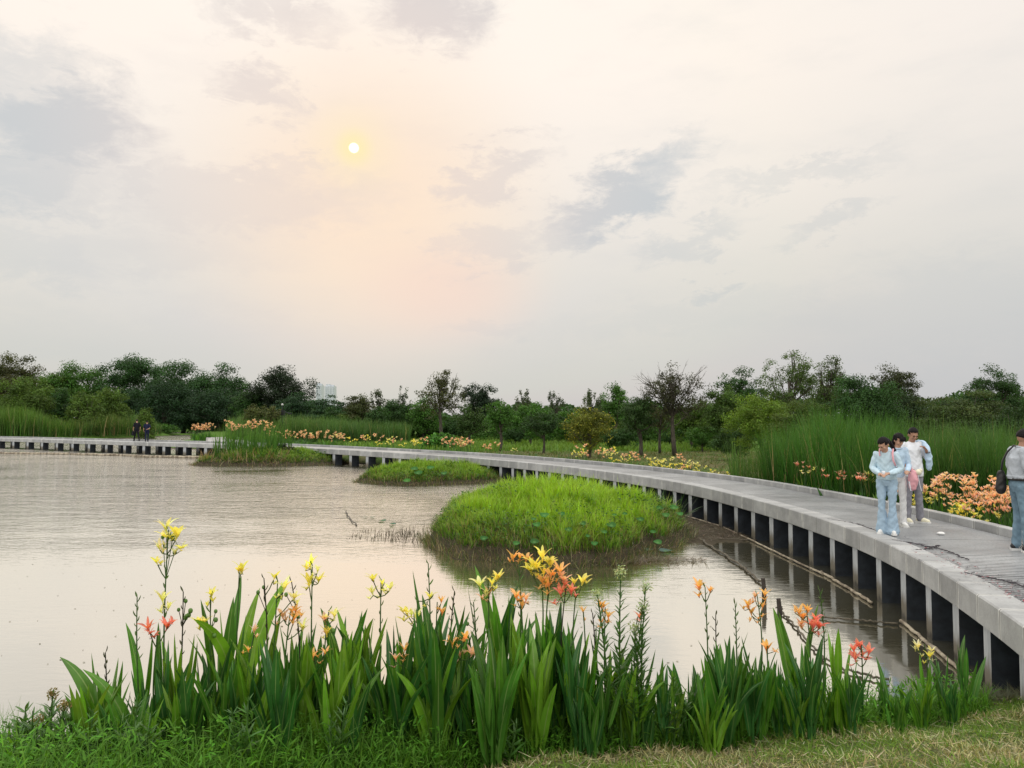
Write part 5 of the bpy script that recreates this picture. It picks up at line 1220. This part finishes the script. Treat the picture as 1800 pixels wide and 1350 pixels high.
def stake(px, py0, py1, label):
    b = onz(px, py1, 0); D = b[1]; H = Z_at(py0, D); g = G()
    g.tube([(0, 0, -.4), (.005, 0, H*.5), (-.008, 0, H)], [.036, .034, .030], 9); g.tube([(-.05, 0, H*.55), (.05, .01, H*.58)], [.008, .008], 5)
    tag(g.build('wooden_stake', M['darkwood'], smooth=False, loc=b), label, 'stake')
stake(1343, 1016, 1062, 'dark wooden stake in the water behind the orange cluster')
stake(1370, 1052, 1088, 'second dark stake just left of the coral and orange head')

# ------------------------------------------------------------------ things on the deck
def deckline(label, pxs, r):
    P = np.array([onz(a, b, DZ + .004) for a, b in pxs]); q = np.linspace(0, len(P) - 1, 60); P2 = np.stack([np.interp(q, np.arange(len(P)), P[:, k]) for k in range(3)], 1)
    P2[1:-1, :2] += rng.normal(0, .012, (58, 2)); o = P2[0].copy(); g = G(); g.tube(P2 - o, r, 6); 
    for _ in range(14):
        j = rng.integers(2, 57); a = U(0, 6.28); e = P2[j] - o + (math.cos(a)*.1, math.sin(a)*.1, 0); g.tube([P2[j] - o, (P2[j] - o + e)/2 + (.01, 0, 0), e], [r*.6, r*.5, r*.4], 5)
    tag(g.build('cable', M['cable'], loc=o), label, 'cable')
deckline('dark cable on the deck right of the woman in pale blue', [(1568,949),(1607,955),(1632,961),(1646,962),(1675,972),(1703,984)], .007)
deckline('dark branching cable near the water edge of the deck', [(1610,967),(1632,964),(1650,958)], .006)
deckline('dark cable running out of frame at the right of the deck', [(1694,1006),(1725,1013),(1753,1018),(1781,1024),(1805,1033)], .007)
deckline('thin cable behind the woman in pale blue', [(1455,912),(1485,917),(1515,923),(1545,935)], .006)
g = G(); n = 130; q = U(0, 1, n); px = 1600 + 215*q + U(-14, 14, n); py = 962 + 95*q**1.1 + U(-9, 9, n); P = np.array([onz(a, b, DZ + .006) for a, b in zip(px, py)])
leaves(g, P, .042, vary((.2, .05, .05), n, .4), up=2.0)
tag(g.build('fallen_petals', M['redbit']), 'dark red fallen bits scattered over the near part of the deck', 'petals', kind='stuff')
g = G(); n = 420; q = U(0, 1, n); px = 1560 + 250*q + U(-30, 30, n); py = 948 + 105*q**1.1 + U(-14, 14, n); P = np.array([onz(a, b, DZ + .004) for a, b in zip(px, py)])
ribbons(g, P, U(0, 6.28, n), 1.55, U(-.1, .1, n), U(.04, .14, n), .010, p_blade, 2, None, (.05, .04, .045), 0)
tag(g.build('leaf_litter', M['cable']), 'dark twig litter scattered along the water side of the deck', 'litter', kind='stuff')
g = G(); V = []
g.ball((0, 0, .012), (.062, .055, .028), 14, 8); g.ball((.045, .01, .006), (.028, .03, .010), 10, 6)
tag(g.build('crumpled_tissue', M['white_rubber'], smooth=True, loc=onz(1654, 939, DZ)), 'small white crumpled thing lying on the deck between the groups', 'tissue')

g = G(); n = 260; px = U(0, 1250, n); py = U(850, 1180, n)**1.0; P = np.array([onz(a, b, .006) for a, b in zip(px, py)]); k = I1.d(P[:, 0], P[:, 1]) > 1.05; P = P[k]
leaves(g, P, .035, vary((.14, .13, .06), len(P), .5), up=4)
tag(g.build('floating_leaves', M['grass']), 'tiny leaves and scum floating on the open water', 'debris', kind='stuff')
# ------------------------------------------------------------------ lamp post and distant towers
D = 80; x = X_at(496, D); zb = float(hz(x, D)[0]); H = Z_at(713, D) - zb
t = empty('street_lamp', (x, D, zb)); tag(t, 'dark lamp post with a small white lamp head among the reeds', 'lamp post')
g = G(); g.tube([(0, 0, -.1), (0, 0, H*.5), (0, 0, H)], [.09, .07, .05], 8); g.box((0, 0, H*.80), (.5, .2, .5)); g.build('pole', M['metal'], t)
g = G(); g.ball((0, 0, H + .10), (.13, .13, .12), 10, 7); g.build('lamp_head', M['lamp_glass'], t, True)
g = G(); g.tube([(-.55, 0, H - .75), (0, 0, H - .6), (.75, 0, H - .78)], [.03, .035, .03], 6); g.box((.8, 0, H - .82), (.35, .2, .12)); g.box((-.6, 0, H - .8), (.3, .2, .12)); g.build('lamp_arm', M['metal'], t)
def tower(px0, px1, top, D, label):
    x0, x1 = X_at(px0, D), X_at(px1, D); H = Z_at(top, D); w_ = x1 - x0
    t = empty('apartment_tower', ((x0 + x1)/2, D, 0)); tag(t, label, 'tower'); g = G(); g.box((0, 0, H/2), (w_, 16, H)); g.build('wall', M['tower'], t)
    g = G(); g.box((-w_*.2, 0, H + 1.6), (w_*.4, 10, 3.2)); g.box((w_*.25, 0, H + 1.0), (w_*.25, 8, 2.0)); g.build('roof_block', M['tower'], t)
    g = G()
    for k in range(3):
        g.box((-w_/2 + w_*(k + .5)/3, -8.6, H/2), (w_*.12, 1.2, H - 2))
    g.build('balconies', M['tower'], t)
tower(557, 567, 677, 1200, 'distant pale high rise, the slim left one behind the trees')
tower(572, 589, 679, 1250, 'distant pale high rise, the wider right one behind the trees')
# ------------------------------------------------------------------ people
def rot3(V, rz=0, rx=0, ry=0, o=(0, 0, 0)):
    V = np.asarray(V, float) - o
    cx, sx = math.cos(rx), math.sin(rx); V = V @ np.array([[1, 0, 0], [0, cx, sx], [0, -sx, cx]])
    cy, sy = math.cos(ry), math.sin(ry); V = V @ np.array([[cy, 0, -sy], [0, 1, 0], [sy, 0, cy]])
    cz, sz = math.cos(rz), math.sin(rz); V = V @ np.array([[cz, sz, 0], [-sz, cz, 0], [0, 0, 1]])
    return V + o
def limb(g, pts, r, n=12, steps=5):
    """round ended tapering limb through joints"""
    pts = np.array(pts, float); q = np.linspace(0, len(pts)-1, (len(pts)-1)*steps + 1)
    P = np.stack([np.interp(q, np.arange(len(pts)), pts[:, k]) for k in range(3)], 1); rr = np.interp(q, np.arange(len(r)), r)
    for _ in range(2):
        P[1:-1] = (P[:-2] + 2*P[1:-1] + P[2:])/4
    g.tube(P, rr, n); g.ball(P[0], rr[0]*.99, 12, 8); g.ball(P[-1], rr[-1]*.99, 12, 8)
def remesh(g, name, m, parent, vox, smooth=3, wrinkle=0, seed=0):
    ob = bpy.data.objects.new('tmp', g.mesh('tmp', m, True)); COL.objects.link(ob)
    md = ob.modifiers.new('r', 'REMESH'); md.mode = 'VOXEL'; md.voxel_size = vox; md.use_smooth_shade = True
    sm = ob.modifiers.new('s', 'SMOOTH'); sm.iterations = smooth; sm.factor = .5
    dg = bpy.context.evaluated_depsgraph_get(); dg.update(); ev = ob.evaluated_get(dg)
    me = bpy.data.meshes.new_from_object(ev); me.name = name
    bpy.data.objects.remove(ob)
    n = len(me.vertices); co = np.empty(n*3, np.float32); me.vertices.foreach_get('co', co); co = co.reshape(-1, 3)
    if wrinkle:
        no = np.empty(n*3, np.float32); me.vertices.foreach_get('normal', no); no = no.reshape(-1, 3)
        x, y, z = co.T; s = seed
        w_ = np.sin(z*38 + 3*np.sin(x*16 + s) + 2*np.sin(y*19)) * .5 + np.sin(z*71 + 4*np.sin(x*25 + y*13 + s)) * .3 + np.sin(x*45 + 5*np.sin(z*12 + s)) * .3
        co = co + no*(w_*wrinkle)[:, None]; me.vertices.foreach_set('co', co.ravel())
    me.materials.clear(); me.materials.append(m)
    for p in me.polygons: p.use_smooth = True
    me.update()
    o = bpy.data.objects.new(name, me); COL.objects.link(o)
    if parent: o.parent = parent
    return o
def hand(g, w, d, palm_n, L=.175, curl=.6, side=1):
    """palm, four unequal bent fingers and a thumb, from the wrist w along d; palm_n is where the palm faces"""
    w = np.array(w, float); d = np.array(d, float); d /= np.linalg.norm(d); nrm = np.array(palm_n, float); nrm -= d*nrm.dot(d); nrm /= np.linalg.norm(nrm) + 1e-9
    sd = np.cross(d, nrm)*side
    for k in (-1.5, -.5, .5, 1.5): limb(g, [w, w + d*L*.45 + sd*k*.017], [.019, .0135], 8, 3)
    for k, l in ((-1.5, .30), (-.5, .42), (.5, .46), (1.5, .40)):
        a = w + d*L*.45 + sd*k*.0195; b = a + (d*math.cos(curl*.6) + nrm*math.sin(curl*.6))*L*l*.55; c_ = b + (d*math.cos(curl*1.5) + nrm*math.sin(curl*1.5))*L*l*.5
        limb(g, [a, b, c_], [.0092, .0086, .0075], 7, 3)
    a = w + d*L*.15 + sd*.024; b = a + (sd*.7 + d*.6 + nrm*.2)*.04; c_ = b + (sd*.2 + d*.8 + nrm*.4)*.032
    limb(g, [a, b, c_], [.013, .011, .009], 7, 3)
def head_parts(t, g, hc, yaw, pitch, roll=0, sc=1.0, hairstyle='short', fem=False, skin='skin', hm='hair'):
    """adds the skull to the body mesh g, and hair, eyes, brows and mouth as children of t. Face looks to -y before turning"""
    hc = np.array(hc, float)
    def TR(V): return rot3(np.asarray(V, float)*sc, yaw, pitch, roll) + hc
    def addball(gg, c, r, nu=16, nv=12):
        k = G(); k.ball(c, r, nu, nv); gg.add(TR(k.V[0]), k.Fc[0]); n0 = gg.n - len(k.V[0]); gg.Fc.append(k.Fc[1] + n0); gg.MI.append(np.zeros(len(k.Fc[1]), int))
    addball(g, (0, .012, .018), (.074, .092, .098)); addball(g, (0, -.022, -.048), (.056, .062, .062)); addball(g, (0, -.050, -.088), (.030, .030, .022))
    addball(g, (0, -.062, -.012), (.045, .028, .040))
    addball(g, (0, -.092, -.020), (.013, .018, .024)); addball(g, (0, -.098, -.034), (.017, .014, .011)); addball(g, (0, -.086, -.060), (.024, .012, .013))
    addball(g, (0, -.080, .022), (.052, .014, .012))
    for s_ in (-1, 1): addball(g, (s_*.076, .012, -.012), (.010, .019, .030), 8, 8); addball(g, (s_*.040, -.058, -.03), (.022, .024, .022), 8, 8)
    ge = G(); gb = G(); gm = G()
    for s_ in (-1, 1): addball(ge, (s_*.030, -.087, .000), (.0125, .006, .0055), 8, 6); addball(gb, (s_*.031, -.094, .020), (.018, .005, .004), 8, 6)
    addball(gm, (0, -.097, -.062), (.019, .005, .0055), 8, 6)
    ge.build('eyes', M['hair'], t, True); gb.build('eyebrows', M[hm], t, True); gm.build('mouth', M['lip'], t, True)
    # hair: a cap of strands grown from the skull
    gh = G(); nu, nv = 34, 22; V = []
    for i in range(nv + 1):
        th = math.pi*i/nv
        for j in range(nu):
            ph = 2*math.pi*j/nu; x, y, z = math.sin(th)*math.cos(ph), math.sin(th)*math.sin(ph), math.cos(th)
            k = 1.0
            front = max(0, -y)
            low = {'short': -.05, 'short_high': .0, 'bun': -.25, 'long': -.35}[hairstyle]
            hl = .50 if hairstyle in ('short', 'short_high') else .45
            inface = (y < -.15) and (z < hl - .15*abs(x)) and (abs(x) < .92)
            neck = z < low and y < .25 or z < low - .35
            rr = 1.10 + .02*math.sin(ph*9 + th*7) + .015*math.sin(ph*17) 
            if inface or neck: rr = .86
            if hairstyle == 'short' and y < 0 and z < .15: rr = .9
            V.append((x*.078*rr, .012 + y*.096*rr, .022 + z*.102*rr))
    idx = np.arange((nv+1)*nu).reshape(nv+1, nu); Q = np.stack([idx[:-1], np.roll(idx[:-1], -1, 1), np.roll(idx[1:], -1, 1), idx[1:]], -1).reshape(-1, 4)
    gh.add(TR(V), Q)
    return gh, TR
def person(label, loc, face, H=1.70, shirt='white_cloth', pants='denim', skin='skin', torso_w=1.0, pose=None, hairstyle='short', yaw=0, pitch=.25, sleeves='short',
           flare=0, shoe='black_leather', sole='white_rubber', baggy=1.0, wr=.004, top_len=.90, vox=.0075, collar=False, neckline=None, belt=False, stripes=False, far=False, hand_curl=.7):
    k = H/1.70; J = dict(hipL=(.085,0,.90), hipR=(-.085,0,.90), knL=(.10,-.01,.49), knR=(-.10,-.01,.49), anL=(.11,.02,.09), anR=(-.11,.02,.09),
             pel=(0,0,.95), wst=(0,0,1.08), chs=(0,.0,1.27), shL=(.168,.01,1.395), shR=(-.168,.01,1.395), elL=(.225,.02,1.12), elR=(-.225,.02,1.12),
             wrL=(.22,-.06,.88), wrR=(-.22,-.06,.88), nek=(0,.015,1.46), hed=(0,-.015,1.585), toeL=(.0,-1,0), toeR=(0,-1,0), hnL=(-.3,-.3,-1), hnR=(.3,-.3,-1))
    if pose: J.update(pose)
    J = {a: np.array(b, float) for a, b in J.items()}
    tops = G()  # body
    body_root = empty('tmp_root')
    tw = torso_w
    # body
    g = G()
    g.loft([J['pel'] - (0,0,.10), J['pel'], J['wst'], J['chs'] - (0,0,.05), J['chs'] + (0,0,.06), J['nek'] - (0,0,.055), J['nek']],
           np.array([.10,.120,.110,.125,.138,.085,.05])*tw, np.array([.07,.09,.085,.09,.09,.06,.05])*tw)
    limb(g, [J['nek'] - (0,0,.05), J['hed'] - (0,-.01,.04)], [.058, .052])
    for s_ in 'LR':
        limb(g, [J['sh'+s_] - (0,0,.02), J['el'+s_], J['wr'+s_]], [.038, .034, .026]); limb(g, [J['hip'+s_], J['kn'+s_], J['an'+s_]], [.062, .040, .034])
        limb(g, [J['chs'] + (0,0,.08), J['sh'+s_] - (0,0,.03)], [.05, .035])
        sd = 1 if s_ == 'L' else -1
        hand(g, J['wr'+s_], J['hn'+s_], (-sd, .0, .15) if abs(J['hn'+s_][2]) > .5 else (0, .3, -1), curl=hand_curl, side=sd)
        an = J['an'+s_]; td = J['toe'+s_]/np.linalg.norm(J['toe'+s_]); limb(g, [an, an - (0,0,.045) + td*.02, an - (0,0,.06) + td*.10], [.036, .036, .026])
    children = []
    hp = empty('tmp_head'); gh, TR = head_parts(hp, g, J['hed'], yaw, pitch, hairstyle=hairstyle, skin=skin)
    body = remesh(g, 'person', M[skin], None, vox, 3); tag(body, label, 'person')
    for ch in list(hp.children): ch.parent = body
    bpy.data.objects.remove(hp); bpy.data.objects.remove(body_root)
    # long hair
    if hairstyle in ('bun', 'long'):
        gp = G()
        if hairstyle == 'bun': V_ = TR([(0, .085, .03), (0, .115, .02), (.01, .125, -.04), (.02, .115, -.12), (.03, .10, -.20), (.035, .10, -.30), (.04, .09, -.37)]); limb(gp, V_, [.024, .030, .030, .032, .030, .022, .008])
        else:
            for a in np.linspace(-1, 1, 7): limb(gp, TR([(a*.065, .05, .06), (a*.082, .06 - abs(a)*.03, -.05), (a*.088, .055 - abs(a)*.045, -.13), (a*.075, .06 - abs(a)*.03, -.20)]), [.03, .026, .024, .012], 8)
            for a in np.linspace(-1, 1, 6): limb(gp, TR([(a*.05, -.06, .085), (a*.060, -.092, .055), (a*.064, -.096 + abs(a)*.01, .025)]), [.018, .014, .008], 7)
        gp.V = [v for v in gp.V]; 
        for Vv_, Ff, Cc_, Uv_, Mm in [(gp, 0, 0, 0, 0)]: pass
        remesh(gp, 'hair_length' if hairstyle == 'bun' else 'hair_sides', M['hair'], body, .006, 2, .002)
    gh.build('hair', M['hair'], body, True)
    # trousers
    g = G(); b_ = baggy
    g.loft([J['pel'] - (0,0,.13), J['pel'] - (0,0,.04), J['pel'] + (0,0,.04), J['wst'] - (0,0,.02)], np.array([.14,.160,.152,.138])*tw, np.array([.095,.120,.110,.102])*tw)
    for s_ in 'LR':
        an = J['an'+s_] + (0, 0, -.035 if flare else -.01); kn = J['kn'+s_]
        mid = (kn + an)/2
        limb(g, [J['hip'+s_], (J['hip'+s_] + kn)/2, kn, mid, an], [.094*tw, .077*b_ - flare*.1, .058*b_ - flare*.15, .056*b_ + flare*.35, .058*b_ + flare], 14)
    remesh(g, 'trousers', M[pants], body, vox, 3, wr*1.1, 1)
    # top
    g = G(); tl = top_len
    bz = lambda z: J['pel'][:2] + (J['chs'][:2] - J['pel'][:2])*np.clip((z - .95)/.32, -.3, 1.2)
    zz = [tl, tl + .05, 1.05, 1.18, 1.30, 1.39, 1.45]
    C_ = np.array([[*bz(z), z] for z in zz]); C_[-1, :2] = J['nek'][:2]; C_[-2, :2] = (J['nek'][:2] + C_[-3, :2])/2
    hshift = J['nek'][2] - 1.46; C_[3:, 2] += hshift*np.array([.3, .7, 1, 1])
    g.loft(C_, np.array([.160*b_, .165*b_, .150*b_, .158, .168, .125, .062])*tw, np.array([.132, .136*b_, .128*b_, .125, .118, .088, .062])*tw, 20)
    for s_ in 'LR':
        sh, el, wr_ = J['sh'+s_], J['el'+s_], J['wr'+s_]; limb(g, [J['chs'] + (0,0,.075), sh - (0,0,.010)], [.078, .058])
        if sleeves == 'short': e = sh + (el - sh)*.80; limb(g, [sh, (sh + e)/2, e], [.068, .066*b_, .064*b_], 14)
        else: limb(g, [sh, (sh + el)/2, el, (el + wr_)/2, wr_ + (el - wr_)*.08], [.058*tw, .052*b_, .047*b_, .050*b_, .036], 14)
    remesh(g, {'short': 't_shirt', 'long': 'sweater'}[sleeves], M[shirt], body, vox, 3, wr, 3)
    if collar:
        g = G(); a = np.linspace(0, 2*math.pi, 17); c = J['nek'] + (0, 0, -.005)
        P = np.column_stack([c[0] + .064*np.cos(a), c[1] + .066*np.sin(a) - .004, c[2] - .012 + .018*np.sin(a)]); g.tube(P, .015, 8, cap=False); g.build('collar', M[shirt], body, True)
    if belt:
        g = G(); c = J['wst'] - (0, 0, .075); g.loft([c - (0,0,.018), c + (0,0,.018)], np.array([.175, .172])*tw, np.array([.134, .131])*tw, 24); g.build('belt', M['black_leather'], body, True)
    for s_ in 'LR':
        an = J['an'+s_]; td = J['toe'+s_].copy(); td[2] = 0; td /= np.linalg.norm(td); sd_ = np.array([-td[1], td[0], 0]); zb = an[2] - .09
        sole_c = an*(1, 1, 0) + (0, 0, zb)
        sh_ = G(); so = G()
        prof = [(-.075, .034), (-.05, .041), (0, .042), (.06, .044), (.11, .047), (.155, .042), (.185, .022)]
        ringT = []
        for (f, w_) in prof: pass
        Lp = np.array([sole_c + td*f - sd_*w_ for f, w_ in prof] + [sole_c + td*f + sd_*w_ for f, w_ in prof[::-1]]); m_ = len(Lp)
        V = np.vstack([Lp, Lp + (0, 0, .028)]); so.add(V, [[i, (i+1) % m_, m_ + (i+1) % m_, m_ + i] for i in range(m_)]); 
        so.Fc.append(np.array([list(range(m_))[::-1]])); so.MI.append(np.array([0])); so.Fc.append(np.array([[m_ + i for i in range(m_)]])); so.MI.append(np.array([0]))
        limb(sh_, [sole_c + td*-.04 + (0,0,.055), sole_c + td*.02 + (0,0,.062), sole_c + td*.08 + (0,0,.050), sole_c + td*.145 + (0,0,.040)], [.040, .044, .040, .030], 12)
        limb(sh_, [sole_c + td*-.03 + (0,0,.06), sole_c + td*-.02 + (0,0,.11)], [.040, .038], 12)
        sh = remesh(sh_, 'shoe', M[shoe], body, .006, 2); so.build('sole', M[sole], sh)
        if stripes:
            g = G()
            for s2 in (-1, 1):
                for q in (.02, .045, .07):
                    a_ = sole_c + td*q + sd_*s2*.047 + (0, 0, .030); b2 = sole_c + td*(q - .022) + sd_*s2*.040 + (0, 0, .082); g.tube([a_, (a_+b2)/2 + sd_*s2*.004, b2], .0055, 5)
            g.build('side_stripes', M['white_rubber'], sh)
    body.location = loc; body.rotation_euler.z = face; body.scale = (k, k, k)
    return body, J, k
def wpt(body, p):
    """local point on a person to world"""
    c, s = math.cos(body.rotation_euler.z), math.sin(body.rotation_euler.z); k = body.scale[0]; p = np.array(p)*k
    return np.array([p[0]*c - p[1]*s, p[0]*s + p[1]*c, p[2]]) + np.array(body.location)

DK_ = DZ - .012
def ground_px(px, py): return onz(px, py, DK_)
# man in white: faces the camera, head bowed, left hand on his chest over a pale blue jacket
loc = ground_px(1606, 919)
man, J, k = person('man in a loose white T-shirt and grey trousers looking down beside two women', loc, .10, 1.71, 'white_cloth', 'grey_trouser', 'skin_tan', 1.04,
    dict(elL=(.275, -.06, 1.14), wrL=(.16, -.17, 1.30), hnL=(-.6, .0, .75), elR=(-.23, -.01, 1.12), wrR=(-.17, -.16, .98), hnR=(.5, -.7, -.3), anL=(.13,.0,.09), anR=(-.10,.03,.09), toeL=(.5,-1,0), toeR=(-.15,-1,0), hed=(0,-.045,1.575)),
    'short_high', -.12, .42, 'short', baggy=1.13, shoe='cream', wr=.005, top_len=.83, hand_curl=.9)
# jacket draped over his left shoulder
g = G(); limb(g, [(.16, .05, 1.46), (.20, -.06, 1.42), (.21, -.13, 1.28), (.24, -.12, 1.12), (.25, -.10, .98)], [.030, .045, .055, .06, .045], 12); limb(g, [(.24, -.02, 1.40), (.30, -.02, 1.22), (.28, -.06, 1.05)], [.035, .05, .04], 12)
limb(g, [(.12, .10, 1.46), (.20, .12, 1.30), (.22, .13, 1.10)], [.03, .05, .04], 12)
jk = remesh(g, 'jacket', M['blue_jacket'], None, .0075, 3, .008, 5); tag(jk, 'pale blue jacket hung over the shoulder of the man in white', 'jacket')
jk.location = man.location; jk.rotation_euler = man.rotation_euler; jk.scale = man.scale
g = G(); a = np.linspace(0, 2*math.pi, 13); c = J['wrL'] + (.03, -.0, -.04); g.tube(np.column_stack([c[0] + .034*np.cos(a), c[1] + .034*np.sin(a), c[2] + .012*np.cos(a)]), .007, 6, cap=False)
wt = g.build('wristwatch', M['black_leather'], None, True); tag(wt, 'dark watch on the raised wrist of the man in white', 'watch'); wt.location = man.location; wt.rotation_euler = man.rotation_euler; wt.scale = man.scale

# woman behind: dark fringe, blue jacket, white trousers
loc = ground_px(1578, 926)
w2, J2, k2 = person('woman with dark fringe and pale blue jacket leaning in behind the other woman', loc, -.10, 1.62, 'blue_jacket', 'white_trouser', 'skin', .88,
    dict(nek=(.0,-.05,1.455), hed=(.015,-.085,1.575), chs=(0,-.03,1.27), elR=(-.20,-.08,1.12), wrR=(-.08,-.24,1.10), hnR=(.5,-.8,0), elL=(.20,-.06,1.12), wrL=(.10,-.22,1.02), hnL=(-.4,-.8,0), shL=(.15,-.02,1.40), shR=(-.15,-.02,1.40)),
    'long', .45, .50, 'long', shoe='white_rubber', collar=True)
# pink bag with cream plush held at her side
g = G(); limb(g, [(.0, 0, 0), (.01, 0, -.12), (.0, 0, -.24)], [.065, .085, .06], 14); bagp = wpt(w2, (.24, -.10, .98))
bag = remesh(g, 'shoulder_bag', M['pink'], None, .008, 3, .006); bag.location = bagp; tag(bag, 'small pink bag with a cream plush hanging beside the woman in pale blue', 'bag')
g = G(); g.tube([(0, 0, .04), (-.03, .03, .22), (-.10, .05, .42)], .012, 6); g.build('strap', M['pink'], bag)
g = G(); g.ball((.085, -.03, .02), (.055, .045, .05), 12, 8); g.ball((.12, -.04, .05), .03, 10, 8); g.build('plush_charm', M['cream'], bag, True)
g = G(); g.tube([(.08, -.03, -.03), (.10, -.03, -.18), (.13, -.03, -.30)], [.006, .006, .008], 6); g.tube([(-.07, -.02, -.14), (-.05, -.03, -.30)], [.012, .01], 6); g.build('ribbon', M['white_cloth'], bag)

# woman in pale blue at the edge, turned a little to the left, head bowed
loc = ground_px(1561, 940)
w1, J1, k1 = person('woman in pale blue sweater and flared jeans standing at the deck edge, head bowed', loc + (0, 0, .012), -.62, 1.60, 'blue_knit', 'denim_light', 'skin', .94,
    dict(nek=(.0,-.07,1.445), hed=(-.01,-.150,1.535), chs=(0,-.03,1.26), shL=(.150,-.03,1.365), shR=(-.150,-.03,1.365), elL=(.24,-.03,1.11), wrL=(.08,-.24,1.05), hnL=(-.85,-.4,.0), elR=(-.22,-.05,1.12), wrR=(-.07,-.24,1.04), hnR=(.6,-.7,.0),
         anL=(.075,.0,.09), anR=(-.085,.02,.09), knL=(.085,-.04,.49), knR=(-.08,-.05,.49), toeL=(.35,-1,0), toeR=(-.2,-1,0)),
    'bun', -.62, .62, 'long', flare=.05, shoe='white_rubber', baggy=1.06, top_len=.93, wr=.006)
g = G()
for s_ in (1,):
    g.tube([(s_*.10, .10, 1.43), (s_*.115, -.03, 1.465), (s_*.12, -.135, 1.38), (s_*.135, -.165, 1.27), (s_*.16, -.12, 1.18)], .017, 6)
g.tube([(-.09, .08, 1.43), (-.095, -.05, 1.455), (-.085, -.14, 1.38), (-.07, -.155, 1.34)], .012, 6)
st = g.build('backpack_straps', M['pink'], None, True); limb_g = G(); limb(limb_g, [(.03, .16, 1.30), (.03, .18, 1.18), (.03, .16, 1.02)], [.07, .09, .08], 14)
tag(st, 'pink backpack on the back of the woman in pale blue', 'backpack'); st.name = 'backpack'; bp_ = remesh(limb_g, 'pack_body', M['pink'], st, .009, 3, .004)
st.location = w1.location; st.rotation_euler = w1.rotation_euler; st.scale = w1.scale
g = G(); g.box((0, 0, 0), (.075, .03, .055)); ph = g.build('cup', M['white_rubber'], None); 
bpy.data.objects.remove(ph)
g = G(); g.tube([(0, 0, -.035), (0, 0, 0), (0, 0, .035)], [.02, .026, .028], 12); pc = g.build('paper_cup', M['white_cloth'], None, True); pc.location = wpt(w1, (.0, -.295, 1.055)); tag(pc, 'small white thing held in the hands of the woman in pale blue', 'cup')

# man at the right edge in profile
loc = ground_px(1797, 969)
m3, J3, k3 = person('man in a grey polo shirt and washed jeans at the right edge of the frame', loc, 1.42, 1.72, 'grey_polo', 'denim', 'skin_tan', 1.12,
    dict(nek=(0,-.03,1.455), hed=(0,-.075,1.575), elL=(.23,.02,1.13), wrL=(.12,-.22,1.08), hnL=(-.2,-.9,.1), elR=(-.23,-.0,1.13), wrR=(-.14,-.25,1.08), hnR=(.3,-.9,.1), toeL=(.1,-1,0), anL=(.10,.03,.09), anR=(-.12,-.02,.09)),
    'short_high', .0, .35, 'short', shoe='black_leather', baggy=1.05, collar=True, belt=True, stripes=True, top_len=1.0, wr=.004)
g = G(); limb(g, [(0, 0, 0), (.0, .0, -.12), (.0, .01, -.22)], [.055, .070, .075], 14); 
for v in g.V: v[:, 1] *= 1.0; v[:, 0] *= .62
sb = remesh(g, 'messenger_bag', M['black_leather'], None, .009, 3, .004); sb.location = wpt(m3, (.10, .20, 1.07)); sb.rotation_euler.z = m3.rotation_euler.z; tag(sb, 'black shoulder bag hanging at the back of the man in the grey polo', 'bag')
g = G(); 
def loc3(p): return np.array(p) - np.array((.10, .20, 1.07))
g.tube([loc3(p) for p in ((.10, .20, 1.08), (.10, .175, 1.25), (.07, .125, 1.38), (.02, .06, 1.475), (-.04, -.07, 1.44), (-.10, -.145, 1.30), (-.19, -.13, 1.10))], .014, 6); g.build('strap', M['black_leather'], sb, True)

# two walkers far away on the left part of the boardwalk
loc = onz(240, 775.6, DZ - .01)
wk, _, _ = person('taller walker in black far away on the left, in mid stride, back turned', loc, 3.9, 1.84, 'black_cloth', 'black_cloth', 'skin', 1.0,
    dict(knL=(.09,-.12,.50), anL=(.09,-.30,.10), knR=(-.09,.08,.50), anR=(-.09,.36,.13), elL=(.24,.02,1.12), wrL=(.23,-.10,.90), wrR=(-.25,-.02,.86), elR=(-.25,.06,1.12)), 'short_high', 0, .1, 'short', vox=.012, shoe='black_leather', sole='black_leather')
loc = onz(258, 776.2, DZ - .01)
wk2, _, _ = person('shorter walker in navy far away on the left with a hand behind the back', loc, 3.4, 1.72, 'navy_cloth', 'navy_cloth', 'skin', .95,
    dict(elR=(-.25,.05,1.13), wrR=(-.08,.17,1.02), hnR=(.8,.2,-.2), elL=(.25,.05,1.13), wrL=(.26,-.05,.90), knR=(-.08,-.06,.5), anR=(-.07,-.05,.09), knL=(.08,.0,.5), anL=(.08,.10,.10)), 'short_high', 0, .05, 'short', vox=.012, shoe='black_leather', sole='black_leather')
g = G(); g.box((0, 0, -.16), (.10, .30, .34)); g.tube([(0, -.08, .01), (0, -.04, .08), (0, .04, .08), (0, .08, .01)], .012, 6)
fb = g.build('carry_bag', M['black_cloth']); fb.location = wpt(wk, (.235, -.14, .76)); fb.rotation_euler.z = wk.rotation_euler.z; tag(fb, 'small black bag carried by the taller walker in black', 'bag')
